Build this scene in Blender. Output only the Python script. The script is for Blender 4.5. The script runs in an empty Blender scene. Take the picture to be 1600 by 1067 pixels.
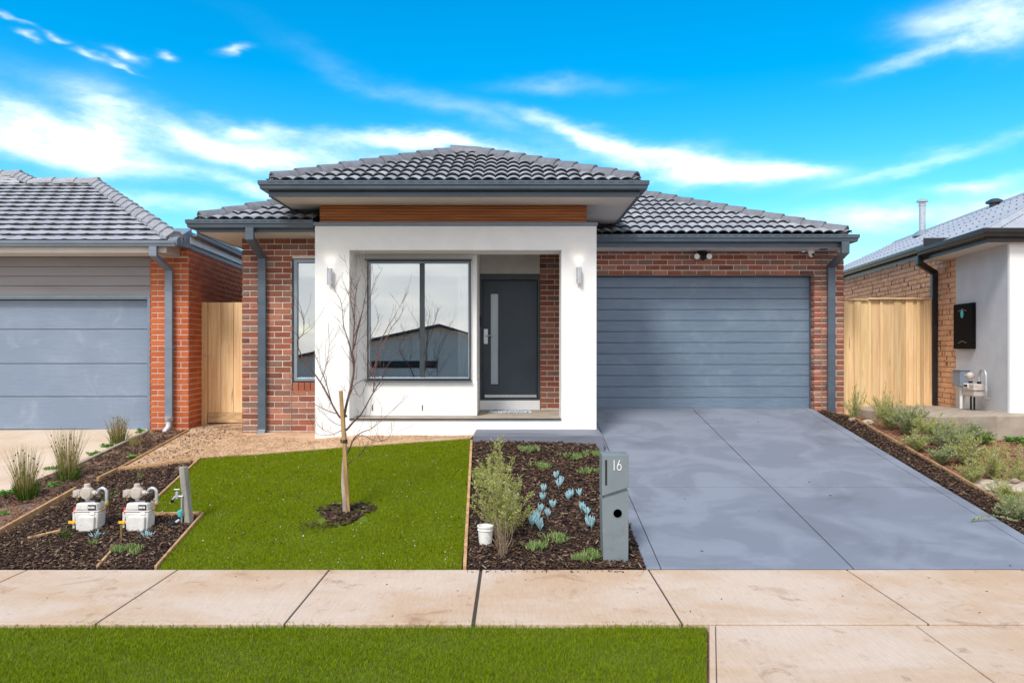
import bpy, bmesh, math, random
import numpy as np
from mathutils import Vector, Matrix, geometry
R = random.Random(7)
NR = np.random.RandomState(5)
C = bpy.context.scene.collection
scene = bpy.context.scene
rad = math.radians
# ---------------------------------------------------------------- camera
CAMH = 1.92; F = 1150.0; VX = 800.0; VY = 546.0
cam_d = bpy.data.cameras.new('camera'); cam = bpy.data.objects.new('camera', cam_d); C.objects.link(cam)
cam.location = (0, 0, CAMH); cam.rotation_euler = (rad(90), 0, 0)
cam_d.sensor_width = 36; cam_d.lens = 36 * F / 1600; cam_d.shift_y = 12.5 / 1600
cam_d.clip_start = 0.05; cam_d.clip_end = 3000
scene.camera = cam
# ---------------------------------------------------------------- world
SUN_EL, SUN_AZ = 50, 205      # azimuth clockwise from +Y (north of the scene)
w = bpy.data.worlds.new('World'); scene.world = w; w.use_nodes = True
nt = w.node_tree; N = nt.nodes; L = nt.links; N.clear()
class G:   # tiny node-graph helper
    def __init__(s, tree): s.t = tree; s.N = tree.nodes; s.L = tree.links
    def n(s, kind, **k):
        x = s.N.new(kind)
        for a, b in k.items(): setattr(x, a, b)
        return x
    def set(s, sock, v):
        if hasattr(v, 'is_linked') or isinstance(v, bpy.types.NodeSocket): s.L.new(v, sock)
        elif v is not None: sock.default_value = v
    def m(s, op, a, b=None, c=None, clamp=False):
        x = s.n('ShaderNodeMath', operation=op, use_clamp=clamp)
        s.set(x.inputs[0], a)
        if b is not None: s.set(x.inputs[1], b)
        if c is not None: s.set(x.inputs[2], c)
        return x.outputs[0]
    def ss(s, v, a, b):
        x = s.n('ShaderNodeMapRange', interpolation_type='SMOOTHSTEP')
        s.set(x.inputs[0], v); x.inputs[1].default_value = a; x.inputs[2].default_value = b
        return x.outputs[0]
    def mix(s, f, a, b, mode='MIX'):
        x = s.n('ShaderNodeMix', data_type='RGBA', blend_type=mode)
        s.set(x.inputs[0], f); s.set(x.inputs[6], a); s.set(x.inputs[7], b)
        return x.outputs[2]
    def noise(s, vec, scale, detail=4, rough=.55, dist=0.):
        x = s.n('ShaderNodeTexNoise'); s.set(x.inputs['Vector'], vec)
        x.inputs['Scale'].default_value = scale; x.inputs['Detail'].default_value = detail
        x.inputs['Roughness'].default_value = rough; x.inputs['Distortion'].default_value = dist
        return x
def c4(c): return (c[0], c[1], c[2], 1.0)
g = G(nt)
sky = g.n('ShaderNodeTexSky', sky_type='NISHITA', sun_disc=False)
sky.sun_elevation = rad(SUN_EL); sky.sun_rotation = rad(SUN_AZ); sky.altitude = 50
sky.air_density = 1.0; sky.dust_density = .35; sky.ozone_density = 2.2
hs = g.n('ShaderNodeHueSaturation'); hs.inputs['Saturation'].default_value = 1.55; hs.inputs['Hue'].default_value = .487; hs.inputs['Value'].default_value = 1.58
g.set(hs.inputs['Color'], sky.outputs[0])
tc = g.n('ShaderNodeTexCoord'); D = tc.outputs['Generated']
sp = g.n('ShaderNodeSeparateXYZ'); g.set(sp.inputs[0], D)
az = g.m('ARCTAN2', sp.outputs[0], sp.outputs[1]); el = g.m('ARCSINE', sp.outputs[2])
# slow warp for wispy edges
cv = g.n('ShaderNodeCombineXYZ'); g.set(cv.inputs[0], az); g.set(cv.inputs[1], g.m('MULTIPLY', el, 2.6)); 
warp = g.noise(cv.outputs[0], 3.2, 5, .6)
ws = g.n('ShaderNodeSeparateColor'); g.set(ws.inputs[0], warp.outputs['Color'])
waz = g.m('MULTIPLY_ADD', g.m('SUBTRACT', ws.outputs[0], .5), .22, az)
wel = g.m('MULTIPLY_ADD', g.m('SUBTRACT', ws.outputs[1], .5), .10, el)
fine = g.noise(cv.outputs[0], 8, 11, .66, .2).outputs['Fac']
BL = [ # px, py, half length px, half height px, tilt deg (down to the right positive), strength
 (30, 195, 180, 30, 8, .95), (150, 205, 60, 46, -35, 1.1), (110, 247, 240, 18, 2, .8), (320, 215, 190, 22, 12, .85),
 (430, 235, 130, 22, 4, .85), (405, 195, 50, 10, 2, .9), (640, 234, 150, 13, 3, .8), (700, 236, 90, 12, 3, .8), (385, 300, 45, 12, 10, .8),
 (930, 215, 110, 12, 15, .95), (1060, 255, 120, 22, 9, 1.15), (1150, 268, 110, 13, 2, 1.1), (880, 126, 90, 12, 2, .22), (640, 150, 150, 16, 20, .16), (760,190,120,14,22,.12),
 (1560, 35, 85, 30, 12, .85), (1470, 72, 90, 10, -4, .6), (160, 84, 26, 5, 15, .75), (205, 80, 22, 7, 15, .8), (80, 43, 22, 4, 8, .6), (220,106,20,4,8,.65), (272, 80, 16, 5, 0, .65), (380, 78, 18, 6, -15, .65), (28,38,14,4,10,.6),(10,5,22,5,20,.7),
 (1440, 245, 160, 10, -12, .45), (1550, 278, 80, 10, -2, .6), (1420, 335, 300, 22, -3, .7), (240, 325, 120, 14, 2, .45)]
tot = None
for (px, py, a, b, tilt, st) in BL:
    dx, dz = (px - VX) / F, (VY - py) / F
    a0 = math.atan(dx); e0 = math.atan2(dz, math.hypot(1, dx))
    k = 1 / (F * (1 + dx * dx)) ; k2 = 1 / (F * math.sqrt(1 + dx * dx + dz * dz))
    t = rad(tilt); ca, sa = math.cos(t), math.sin(t)
    u = g.m('SUBTRACT', waz, a0); v = g.m('SUBTRACT', e0, wel)
    p = g.m('ADD', g.m('MULTIPLY', u, ca / (a * k)), g.m('MULTIPLY', v, sa / (a * k)))
    q = g.m('SUBTRACT', g.m('MULTIPLY', v, ca / (b * k2)), g.m('MULTIPLY', u, sa / (b * k2)))
    r2 = g.m('ADD', g.m('MULTIPLY', p, p), g.m('MULTIPLY', q, q))
    e = g.m('MULTIPLY', g.m('EXPONENT', g.m('MULTIPLY', r2, -1)), st)
    tot = e if tot is None else g.m('ADD', tot, e)
front = g.m('MULTIPLY', tot, g.m('MULTIPLY_ADD', g.ss(fine, .22, .74), .95, .16))
front = g.m('MULTIPLY', g.m('MINIMUM', front, 1.0), .86)
# broad broken cloud over the rest of the sky (seen mirrored in the windows)
cv2 = g.n('ShaderNodeVectorMath', operation='DIVIDE'); g.set(cv2.inputs[0], D)
den = g.m('ADD', g.m('MAXIMUM', sp.outputs[2], 0), .18)
cmb = g.n('ShaderNodeCombineXYZ'); [g.set(cmb.inputs[i], den) for i in range(3)]
g.set(cv2.inputs[1], cmb.outputs[0])
big = g.noise(cv2.outputs[0], .9, 8, .58, .2).outputs['Fac']
bigm = g.m('MULTIPLY', g.ss(big, .20, .42), g.ss(g.m('MULTIPLY', sp.outputs[1], -1), -.35, .15))
bigm = g.m('MULTIPLY', bigm, .95)
shade = g.noise(cv2.outputs[0], 2.1, 5, .5).outputs['Fac']
ccol = g.mix(g.ss(shade, .3, .7), (7.3, 7.5, 7.9, 1), (9.4, 9.4, 9.3, 1))
cf = g.mix(0.0, (11.0, 11.3, 11.6, 1), (1, 1, 1, 1))
col = g.mix(front, hs.outputs[0], cf)
col = g.mix(bigm, col, ccol)
bg = g.n('ShaderNodeBackground'); g.set(bg.inputs[0], col); bg.inputs[1].default_value = .085
out = g.n('ShaderNodeOutputWorld'); L.new(bg.outputs[0], out.inputs[0])
# ---------------------------------------------------------------- sun (thin cloud: soft and low in contrast)
sd = bpy.data.lights.new('sun', 'SUN'); sd.energy = 1.9; sd.angle = rad(14); sd.color = (1, .95, .88)
sun = bpy.data.objects.new('sun', sd); C.objects.link(sun)
a_ = rad(SUN_AZ); e_ = rad(SUN_EL)
sdir = Vector((math.sin(a_) * math.cos(e_), math.cos(a_) * math.cos(e_), math.sin(e_)))
sun.rotation_euler = sdir.to_track_quat('Z', 'Y').to_euler(); sun.location = (0, 0, 30)
vs = scene.view_settings; vs.view_transform = 'Standard'; vs.look = 'None'; vs.exposure = 0.84; vs.gamma = 1; vs.use_curve_mapping = False
scene.cycles.max_bounces = 6; scene.cycles.transparent_max_bounces = 12

# ================================================================ materials
MATS = {}
def mat(name, c1, c2=None, scale=8, rough=.7, bump=0., bscale=None, stretch=(1, 1, 1), metal=0., detail=5, lo=.35, hi=.65,
        vary=0., c3=None, s3=2., lo3=.5, hi3=.7, spec=.5, sss=None, dist=0., bdist=.01, hue=0.):
    m = bpy.data.materials.new(name); m.use_nodes = True; t = m.node_tree; gg = G(t)
    b = t.nodes['Principled BSDF']
    geo = gg.n('ShaderNodeNewGeometry'); oi = gg.n('ShaderNodeObjectInfo')
    rnd = gg.m('FRACT', gg.m('ADD', oi.outputs['Random'], gg.m('MULTIPLY', geo.outputs['Random Per Island'], 3.7)))
    off = gg.n('ShaderNodeVectorMath', operation='MULTIPLY_ADD')
    gg.set(off.inputs[0], geo.outputs['Position']); off.inputs[1].default_value = stretch
    cb = gg.n('ShaderNodeCombineXYZ'); k = gg.m('MULTIPLY', rnd, 37 if vary or hue else 0); [gg.set(cb.inputs[i], k) for i in range(3)]
    gg.set(off.inputs[2], cb.outputs[0])
    vec = off.outputs[0]
    col = c4(c1)
    if c2:
        nz = gg.noise(vec, scale, detail, .6, dist).outputs['Fac']
        col = gg.mix(gg.ss(nz, lo, hi), c4(c1), c4(c2))
    if c3:
        n3 = gg.noise(vec, s3, 5, .6, dist).outputs['Fac']
        col = gg.mix(gg.ss(n3, lo3, hi3), col, c4(c3))
    if vary or hue:
        h = gg.n('ShaderNodeHueSaturation'); gg.set(h.inputs['Color'], col)
        gg.set(h.inputs['Value'], gg.m('MULTIPLY_ADD', gg.m('SUBTRACT', rnd, .5), 2 * vary, 1))
        gg.set(h.inputs['Hue'], gg.m('MULTIPLY_ADD', gg.m('SUBTRACT', gg.m('FRACT', gg.m('MULTIPLY', rnd, 7.3)), .5), 2 * hue, .5))
        col = h.outputs[0]
    gg.set(b.inputs['Base Color'], col)
    b.inputs['Roughness'].default_value = rough; b.inputs['Metallic'].default_value = metal
    b.inputs['Specular IOR Level'].default_value = spec
    if bump:
        nb = gg.noise(vec, bscale or scale * 3, 6, .65).outputs['Fac']
        bp = gg.n('ShaderNodeBump'); bp.inputs['Strength'].default_value = bump; bp.inputs['Distance'].default_value = bdist
        gg.set(bp.inputs['Height'], nb); gg.set(b.inputs['Normal'], bp.outputs[0])
    MATS[name] = m
    return m
def brickmat(name, cols, rough=.85, speck=(.03, .02, .018), speckamt=.25, band=None):
    m = bpy.data.materials.new(name); m.use_nodes = True; t = m.node_tree; gg = G(t); b = t.nodes['Principled BSDF']
    geo = gg.n('ShaderNodeNewGeometry'); oi = gg.n('ShaderNodeObjectInfo')
    rnd = gg.m('FRACT', gg.m('ADD', oi.outputs['Random'], gg.m('MULTIPLY', geo.outputs['Random Per Island'], 3.7)))
    cr = gg.n('ShaderNodeValToRGB'); cr.color_ramp.interpolation = 'LINEAR'
    els = cr.color_ramp.elements
    while len(els) < len(cols): els.new(.5)
    for i, c in enumerate(cols): els[i].position = i / (len(cols) - 1); els[i].color = c4(c)
    gg.set(cr.inputs[0], rnd)
    n1 = gg.noise(geo.outputs['Position'], 9, 6, .65).outputs['Fac']; n2 = gg.noise(geo.outputs['Position'], 60, 4, .7).outputs['Fac']
    col = gg.mix(gg.m('MULTIPLY', gg.ss(n1, .35, .75), .35), cr.outputs[0], gg.mix(1.0, cr.outputs[0], (.55, .5, .5, 1), 'MULTIPLY'))
    col = gg.mix(gg.m('MULTIPLY', gg.ss(n2, .58, .7), speckamt), col, c4(speck))
    if band:
        off = gg.n('ShaderNodeVectorMath', operation='MULTIPLY_ADD'); gg.set(off.inputs[0], geo.outputs['Position']); off.inputs[1].default_value = (7, 7, 1.5)
        cb = gg.n('ShaderNodeCombineXYZ'); k = gg.m('MULTIPLY', rnd, 50); [gg.set(cb.inputs[i], k) for i in range(3)]; gg.set(off.inputs[2], cb.outputs[0])
        nb = gg.noise(off.outputs[0], 1.6, 3, .6).outputs['Fac']
        col = gg.mix(gg.ss(nb, .585, .63), col, c4(band))
    gg.set(b.inputs['Base Color'], col); b.inputs['Roughness'].default_value = rough; b.inputs['Specular IOR Level'].default_value = .3
    bp = gg.n('ShaderNodeBump'); bp.inputs['Strength'].default_value = .6; bp.inputs['Distance'].default_value = .004
    gg.set(bp.inputs['Height'], n2); gg.set(b.inputs['Normal'], bp.outputs[0])
    return m
M = dict(
 render=mat('white_render', (.81, .81, .81), (.77, .77, .77), 3, .85, .35, 120, bdist=.003, c3=(.70, .69, .67), s3=1.1, lo3=.58, hi3=.85),
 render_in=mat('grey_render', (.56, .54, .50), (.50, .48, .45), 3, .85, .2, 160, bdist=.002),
 render_grey=mat('grey_side_render', (.55, .55, .56), (.50, .50, .52), 3, .85, .3, 90, bdist=.002),
 soffit=mat('soffit_paint', (.66, .61, .57), (.60, .56, .53), 2, .7),
 metal=mat('slate_metal', (.065, .09, .12), (.085, .115, .15), 5, .38, .12, 30, stretch=(.3, 1, 1), spec=.5),
 metal_d=mat('dark_metal', (.03, .04, .05), (.045, .055, .065), 5, .4),
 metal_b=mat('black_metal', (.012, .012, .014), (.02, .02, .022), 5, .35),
 metal_l=mat('blue_grey_metal', (.16, .20, .26), (.19, .23, .29), 5, .45),
 alu=mat('aluminium', (.7, .7, .72), (.6, .6, .62), 30, .3, metal=1),
 chrome=mat('brushed_steel', (.62, .63, .64), (.5, .5, .52), 30, .3, metal=1, stretch=(1, 1, 6)),
 galv=mat('galvanised_pipe', (.55, .58, .62), (.44, .47, .52), 25, .4, metal=.6),
 tile=mat('slate_roof_tile', (.33, .345, .375), (.25, .265, .295), 7, .62, .4, 70, vary=.13, c3=(.40, .415, .45), s3=1.5, bdist=.003, spec=.45),
 tile_e=mat('dark_tile_edge', (.03, .032, .038), (.05, .053, .06), 20, .8),  # front lip of every roof tile, much darker than its face
 tile_l=mat('light_roof_tile', (.37, .38, .42), (.31, .32, .355), 7, .6, .4, 70, vary=.10, bdist=.003),
 cap=mat('ridge_tile', (.17, .18, .21), (.125, .133, .155), 9, .6, .4, 70, vary=.10, bdist=.003),
 cap_l=mat('light_ridge_tile', (.31, .315, .345), (.24, .245, .27), 9, .6, .4, 70, vary=.10, bdist=.003),
 under=mat('roof_underlay', (.03, .032, .036), rough=.8),
 zinc=mat('corrugated_steel', (.40, .42, .47), (.34, .36, .41), 4, .42, .1, 30, spec=.6),
 cedar=mat('cedar_batten', (.47, .17, .045), (.33, .105, .028), 5, .55, .35, 40, stretch=(.22, 1, 7), vary=.16, c3=(.07, .025, .01), s3=9, lo3=.68, hi3=.76),
 pine=mat('treated_pine', (.78, .56, .31), (.66, .43, .21), 7, .7, .35, 60, stretch=(3.2, 3.2, .18), vary=.22, hue=.005, c3=(.27, .14, .05), s3=5, lo3=.66, hi3=.74, dist=.3),
 pine_h=mat('pine_board', (.70, .50, .28), (.52, .34, .17), 7, .75, .35, 60, stretch=(1, 1, 4), vary=.12, c3=(.28, .16, .07), s3=4, lo3=.62, hi3=.74),
 edging=mat('edging_timber', (.50, .31, .16), (.33, .19, .09), 9, .8, .4, 60, stretch=(1.5, 1.5, 3), vary=.1, c3=(.12, .07, .04), s3=7, lo3=.62, hi3=.72),
 post=mat('weathered_timber', (.34, .32, .29), (.22, .21, .19), 10, .85, .5, 70, stretch=(3, 3, .3)),
 door=mat('front_door_paint', (.028, .042, .062), (.036, .052, .075), 2, .42, .1, 60),
 mortar=mat('cream_mortar', (.76, .68, .62), (.66, .58, .52), 30, .95, .4, 120),
 mortar_l=mat('pale_mortar', (.72, .62, .56), (.62, .54, .48), 30, .95, .4, 120),
 mortar_r=mat('tan_mortar', (.36, .27, .20), (.28, .21, .15), 30, .95, .4, 120),
 plastic_w=mat('white_plastic', (.75, .75, .74), (.68, .68, .67), 8, .45),
 plastic_g=mat('meter_casing', (.68, .67, .66), (.60, .59, .58), 12, .5, .2, 90, c3=(.34, .30, .25), s3=16, lo3=.60, hi3=.78),
 meter_top=mat('meter_beige', (.52, .46, .41), (.44, .38, .34), 12, .55, .3, 90),
 plastic_b=mat('black_plastic', (.010, .010, .011), rough=.55, spec=.25),
 yellow=mat('yellow_plastic', (.80, .46, .01), rough=.45), red=mat('red_tape', (.62, .07, .03), rough=.5),
 teal=mat('teal_plastic', (.06, .45, .48), rough=.45), brass=mat('brass', (.45, .32, .13), (.30, .22, .10), 30, .45, metal=.7),
 mailbox=mat('mailbox_paint', (.15, .19, .215), (.17, .21, .235), 3, .55, .15, 80, c3=(.12, .15, .17), s3=4),
 white=mat('white_paint', (.82, .82, .80), rough=.5), dark=mat('dark_hollow', (.012, .012, .012), rough=.8),
 rubber=mat('weather_seal', (.02, .02, .02), rough=.6), board=mat('garage_cladding', (.235, .225, .235), (.27, .26, .275), 3, .55, .1, 20, stretch=(.2, 1, 1)),
 frame=mat('window_frame', (.27, .33, .38), (.24, .29, .34), 4, .35, metal=.3), couch=mat('couch_fabric', (.05, .075, .10), (.07, .10, .13), 40, .9, .4, 120),
 roomw=mat('room_wall', (.62, .63, .64), rough=.9), roomf=mat('room_floor', (.14, .12, .10), rough=.6), blind=mat('roller_blind', (.80, .82, .83), rough=.8),
 blue=mat('blue_sticker', (.02, .05, .20), rough=.4), mat_b=mat('door_mat', (.10, .22, .42), (.62, .66, .68), 60, .9, lo=.45, hi=.55, stretch=(1, .1, .1)),
 rock=mat('rock', (.34, .27, .21), (.24, .17, .13), 12, .9, .6, 40), lump=mat('cement_lump', (.50, .43, .36), (.38, .31, .25), 14, .95, .7, 50, c3=(.13, .09, .07), s3=18, lo3=.62, hi3=.7, bdist=.02),
 bark_l=mat('pale_bark', (.46, .38, .31), (.30, .23, .18), 14, .85, .5, 60, stretch=(1, 1, .4)), twig=mat('red_brown_twig', (.10, .045, .035), (.15, .085, .07), 14, .8),
 stake=mat('hardwood_stake', (.46, .28, .12), (.30, .17, .07), 12, .8, .4, 60, stretch=(2, 2, .2)),
 interior_frame=mat('picture_frame', (.06, .10, .14), rough=.6),
)
M['brick'] = brickmat('red_brown_brick', [(.25, .080, .050), (.33, .108, .062), (.17, .062, .043), (.42, .18, .115), (.29, .092, .058), (.22, .145, .11), (.31, .098, .064), (.39, .20, .14), (.19, .072, .05), (.27, .18, .14)], speck=(.45, .33, .24), speckamt=.22)
M['brick_o'] = brickmat('orange_red_brick', [(.48, .12, .04), (.54, .15, .055), (.41, .095, .035), (.51, .13, .045)], speckamt=.12)
M['brick_t'] = brickmat('tan_brick', [(.68, .37, .21), (.74, .42, .25), (.62, .33, .18), (.72, .42, .26)], speckamt=.12, band=(.16, .075, .045))
# garage panels: painted steel embossed with a wood grain, scuffed
def panelmat(name, c, c2, scuff, grain=.5):
    m = mat(name, c, c2, 1.1, .36, .0, spec=.55); t = m.node_tree; gg = G(t); b = t.nodes['Principled BSDF']
    geo = gg.n('ShaderNodeNewGeometry'); mp = gg.n('ShaderNodeVectorMath', operation='MULTIPLY'); gg.set(mp.inputs[0], geo.outputs['Position']); mp.inputs[1].default_value = (1.3, 1, 26)
    n = gg.noise(mp.outputs[0], 2.4, 6, .65, .6).outputs['Fac']
    bp = gg.n('ShaderNodeBump'); bp.inputs['Strength'].default_value = .55; bp.inputs['Distance'].default_value = .006; gg.set(bp.inputs['Height'], n); gg.set(b.inputs['Normal'], bp.outputs[0])
    n2 = gg.noise(geo.outputs['Position'], 2.2, 8, .7, .8).outputs['Fac']
    old = b.inputs['Base Color'].links[0].from_socket
    gg.set(b.inputs['Base Color'], gg.mix(gg.m('MULTIPLY', gg.ss(n2, .52, .66), .5), gg.mix(gg.m('MULTIPLY', gg.ss(n, .42, .66), grain), old, c4([x * .70 for x in c])), c4(scuff)))
    gg.set(b.inputs['Roughness'], gg.m('MULTIPLY_ADD', n2, .3, .25))
    return m
M['gpanel'] = panelmat('garage_panel_dark', (.13, .185, .26), (.155, .215, .29), (.19, .245, .31))
M['gpanel_l'] = panelmat('garage_panel_light', (.19, .245, .34), (.22, .28, .375), (.27, .33, .42), .25)
def glassmat(name, refl, tint=(.75, .82, .86)):
    m = bpy.data.materials.new(name); m.use_nodes = True; t = m.node_tree; gg = G(t); t.nodes.remove(t.nodes['Principled BSDF'])
    tr = gg.n('ShaderNodeBsdfTransparent'); tr.inputs[0].default_value = c4(tint)
    gl = gg.n('ShaderNodeBsdfGlossy'); gl.inputs['Roughness'].default_value = .005; gl.inputs[0].default_value = (1, .99, .97, 1)
    lw = gg.n('ShaderNodeLayerWeight'); lw.inputs[0].default_value = .4
    mx = gg.n('ShaderNodeMixShader'); gg.set(mx.inputs[0], gg.m('MULTIPLY_ADD', lw.outputs['Fresnel'], 1 - refl, refl, clamp=True))
    t.links.new(tr.outputs[0], mx.inputs[1]); t.links.new(gl.outputs[0], mx.inputs[2])
    t.links.new(mx.outputs[0], t.nodes['Material Output'].inputs[0]); return m
M['glass'] = glassmat('tinted_glass', .31, (.92, .96, .98)); M['frost'] = mat('frosted_door_glass', (.36, .44, .48), (.42, .50, .54), 2, .18, spec=.9)
def leafmat(name, c, c2, vary=.3, hue=.02, rough=.55, tr=.25):
    m = mat(name, c, c2, 2.2, rough, vary=vary, hue=hue, detail=7, lo=.3, hi=.7, spec=.12); t = m.node_tree; gg = G(t); b = t.nodes['Principled BSDF']
    tl = gg.n('ShaderNodeBsdfTranslucent'); gg.set(tl.inputs[0], b.inputs['Base Color'].links[0].from_socket)
    mx = gg.n('ShaderNodeMixShader'); mx.inputs[0].default_value = tr
    t.links.new(b.outputs[0], mx.inputs[1]); t.links.new(tl.outputs[0], mx.inputs[2]); t.links.new(mx.outputs[0], t.nodes['Material Output'].inputs[0]); return m
M['turf'] = leafmat('bright_turf_blade', (.245, .305, .002), (.155, .215, .001), .34, .016)
M['verge'] = leafmat('verge_grass_blade', (.235, .305, .002), (.13, .205, .002), .34, .016)
M['shrubleaf'] = leafmat('grey_green_leaf', (.50, .55, .17), (.33, .41, .10), .3, .02)
M['shrubleaf2'] = leafmat('mid_green_leaf', (.34, .43, .20), (.23, .33, .12), .3, .02)
M['blueleaf'] = leafmat('blue_chalk_leaf', (.30, .50, .56), (.38, .58, .64), .18, .01, .6, .1)
M['fleshy'] = leafmat('fleshy_green_leaf', (.13, .22, .055), (.27, .36, .15), .38, .02, .45, .15)
M['rush'] = leafmat('rush_stem', (.30, .31, .08), (.48, .38, .18), .35, .03, .6, .15)
M['rushdark'] = leafmat('dark_green_blade', (.05, .12, .015), (.09, .16, .02), .3, .02, .5, .15)
M['weed'] = leafmat('weed_leaf', (.10, .24, .035), (.16, .32, .06), .25, .02, .5, .2)
M['drystem'] = mat('dry_stem', (.36, .27, .19), (.24, .17, .12), 20, .9, vary=.2)
M['flower'] = mat('pale_flower', (.62, .60, .68), rough=.7)
# ================================================================ helpers
ORG = {}
def tag(o, label=None, cat=None, group=None, kind=None):
    if label: o['label'] = label
    if cat: o['category'] = cat
    if group: o['group'] = group
    if kind: o['kind'] = kind
    return o
def thing(name, loc, label, cat, group=None):
    o = bpy.data.objects.new(name, None); C.objects.link(o); o.location = loc; ORG[o] = Vector(loc); o.empty_display_size = .1
    return tag(o, label, cat, group)
def link(name, me, loc, parent=None, rot=None, kind=None):
    o = bpy.data.objects.new(name, me); C.objects.link(o)
    loc = Vector(loc); ORG[o] = loc
    if parent is not None: o.parent = parent; o.location = loc - ORG[parent]
    else: o.location = loc
    if rot is not None: o.rotation_euler = rot
    if kind: o['kind'] = kind
    return o
def fastmesh(name, V, loops, nper, material, smooth=False):
    me = bpy.data.meshes.new(name); V = np.asarray(V, np.float32).reshape(-1, 3)
    loops = np.asarray(loops, np.int32).ravel(); n = len(loops) // nper
    me.vertices.add(len(V)); me.vertices.foreach_set('co', V.ravel()); me.loops.add(len(loops)); me.loops.foreach_set('vertex_index', loops)
    me.polygons.add(n); me.polygons.foreach_set('loop_start', np.arange(n, dtype=np.int32) * nper)
    me.materials.append(material); me.update(calc_edges=True); me.validate()
    if smooth: me.shade_smooth()
    return me
class MB:
    def __init__(s): s.v = []; s.f = []; s.mi = []; s.cur = 0
    def add(s, vs, fs):
        k = len(s.v); s.v += [tuple(p) for p in vs]; s.f += [tuple(i + k for i in f) for f in fs]; s.mi += [s.cur] * len(fs); return s
    def hexa(s, p): return s.add(p, [(0, 3, 2, 1), (4, 5, 6, 7), (0, 1, 5, 4), (1, 2, 6, 5), (2, 3, 7, 6), (3, 0, 4, 7)])
    def box(s, x0, x1, y0, y1, z0, z1):
        return s.hexa([(x0, y0, z0), (x1, y0, z0), (x1, y1, z0), (x0, y1, z0), (x0, y0, z1), (x1, y0, z1), (x1, y1, z1), (x0, y1, z1)])
    def obox(s, o, a, b, c):
        o, a, b, c = map(Vector, (o, a, b, c)); return s.hexa([o, o + a, o + a + b, o + b, o + c, o + a + c, o + a + b + c, o + b + c])
    def quad(s, *p): return s.add(p, [tuple(range(len(p)))])
    def tube(s, pts, r, n=8, cap=True):
        pts = [Vector(p) for p in pts]; m = len(pts); rs = r if isinstance(r, (list, tuple)) else [r] * m
        vs = []; prev = None
        for i, p in enumerate(pts):
            d = (pts[min(i + 1, m - 1)] - pts[max(i - 1, 0)]).normalized()
            if prev is None: a = d.orthogonal().normalized()
            else: a = (prev - d * prev.dot(d)).normalized()
            prev = a; b = d.cross(a)
            vs += [p + (a * math.cos(2 * math.pi * k / n) + b * math.sin(2 * math.pi * k / n)) * rs[i] for k in range(n)]
        fs = [(i * n + k, i * n + (k + 1) % n, (i + 1) * n + (k + 1) % n, (i + 1) * n + k) for i in range(m - 1) for k in range(n)]
        if cap: fs += [tuple(range(n - 1, -1, -1)), tuple((m - 1) * n + k for k in range(n))]
        return s.add(vs, fs)
    def lathe(s, c, prof, n=20, axis='Z'):
        vs = []; c = Vector(c)
        for r, h in prof:
            for k in range(n):
                a = 2 * math.pi * k / n; q = (r * math.cos(a), r * math.sin(a), h)
                if axis == 'Y': q = (q[0], q[2], q[1])
                if axis == 'X': q = (q[2], q[0], q[1])
                vs.append(c + Vector(q))
        m = len(prof); fs = [(i * n + k, i * n + (k + 1) % n, (i + 1) * n + (k + 1) % n, (i + 1) * n + k) for i in range(m - 1) for k in range(n)]
        fs += [tuple(range(n - 1, -1, -1)), tuple((m - 1) * n + k for k in range(n))]
        return s.add(vs, fs)
    def prism(s, poly, axis, a0, a1):   # extrude a 2D polygon; axis is the extrusion axis
        def P(p, a): return {'Y': (p[0], a, p[1]), 'X': (a, p[0], p[1]), 'Z': (p[0], p[1], a)}[axis]
        n = len(poly); vs = [P(p, a0) for p in poly] + [P(p, a1) for p in poly]
        return s.add(vs, [tuple(range(n)), tuple(range(2 * n - 1, n - 1, -1))] + [(i, (i + 1) % n, n + (i + 1) % n, n + i) for i in range(n)])
    def frame(s, o, i, y0, y1):  # mitred rectangular ring in the XZ plane: o, i = (x0,x1,z0,z1)
        def r(q, y): return [(q[0], y, q[2]), (q[1], y, q[2]), (q[1], y, q[3]), (q[0], y, q[3])]
        v = r(o, y0) + r(i, y0) + r(o, y1) + r(i, y1); fs = []
        for k in range(4):
            j = (k + 1) % 4; fs += [(k, j, 4 + j, 4 + k), (8 + k, 12 + k, 12 + j, 8 + j), (k, 8 + k, 8 + j, j), (4 + k, 4 + j, 12 + j, 12 + k)]
        return s.add(v, fs)
    def build(s, name, mats, parent=None, bev=0, smooth=None, kind=None, origin=None):
        V = np.array(s.v, float); c = Vector(origin) if origin is not None else Vector(((V.min(0) + V.max(0)) / 2))
        me = bpy.data.meshes.new(name); me.from_pydata([tuple(p) for p in (V - np.array(c))], [], s.f)
        for m in (mats if isinstance(mats, list) else [mats]): me.materials.append(m)
        if isinstance(mats, list): me.polygons.foreach_set('material_index', s.mi)
        bm = bmesh.new(); bm.from_mesh(me); bmesh.ops.recalc_face_normals(bm, faces=bm.faces); bm.to_mesh(me); bm.free()
        if smooth: me.shade_smooth(); me.set_sharp_from_angle(angle=rad(smooth))
        o = link(name, me, c, parent, kind=kind)
        if bev:
            b = o.modifiers.new('edge', 'BEVEL'); b.width = bev; b.segments = 2; b.limit_method = 'ANGLE'; b.harden_normals = False
        return o
def P(px, py, Z): return Vector(((px - VX) / F * Z, Z, CAMH - (py - VY) / F * Z))

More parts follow.
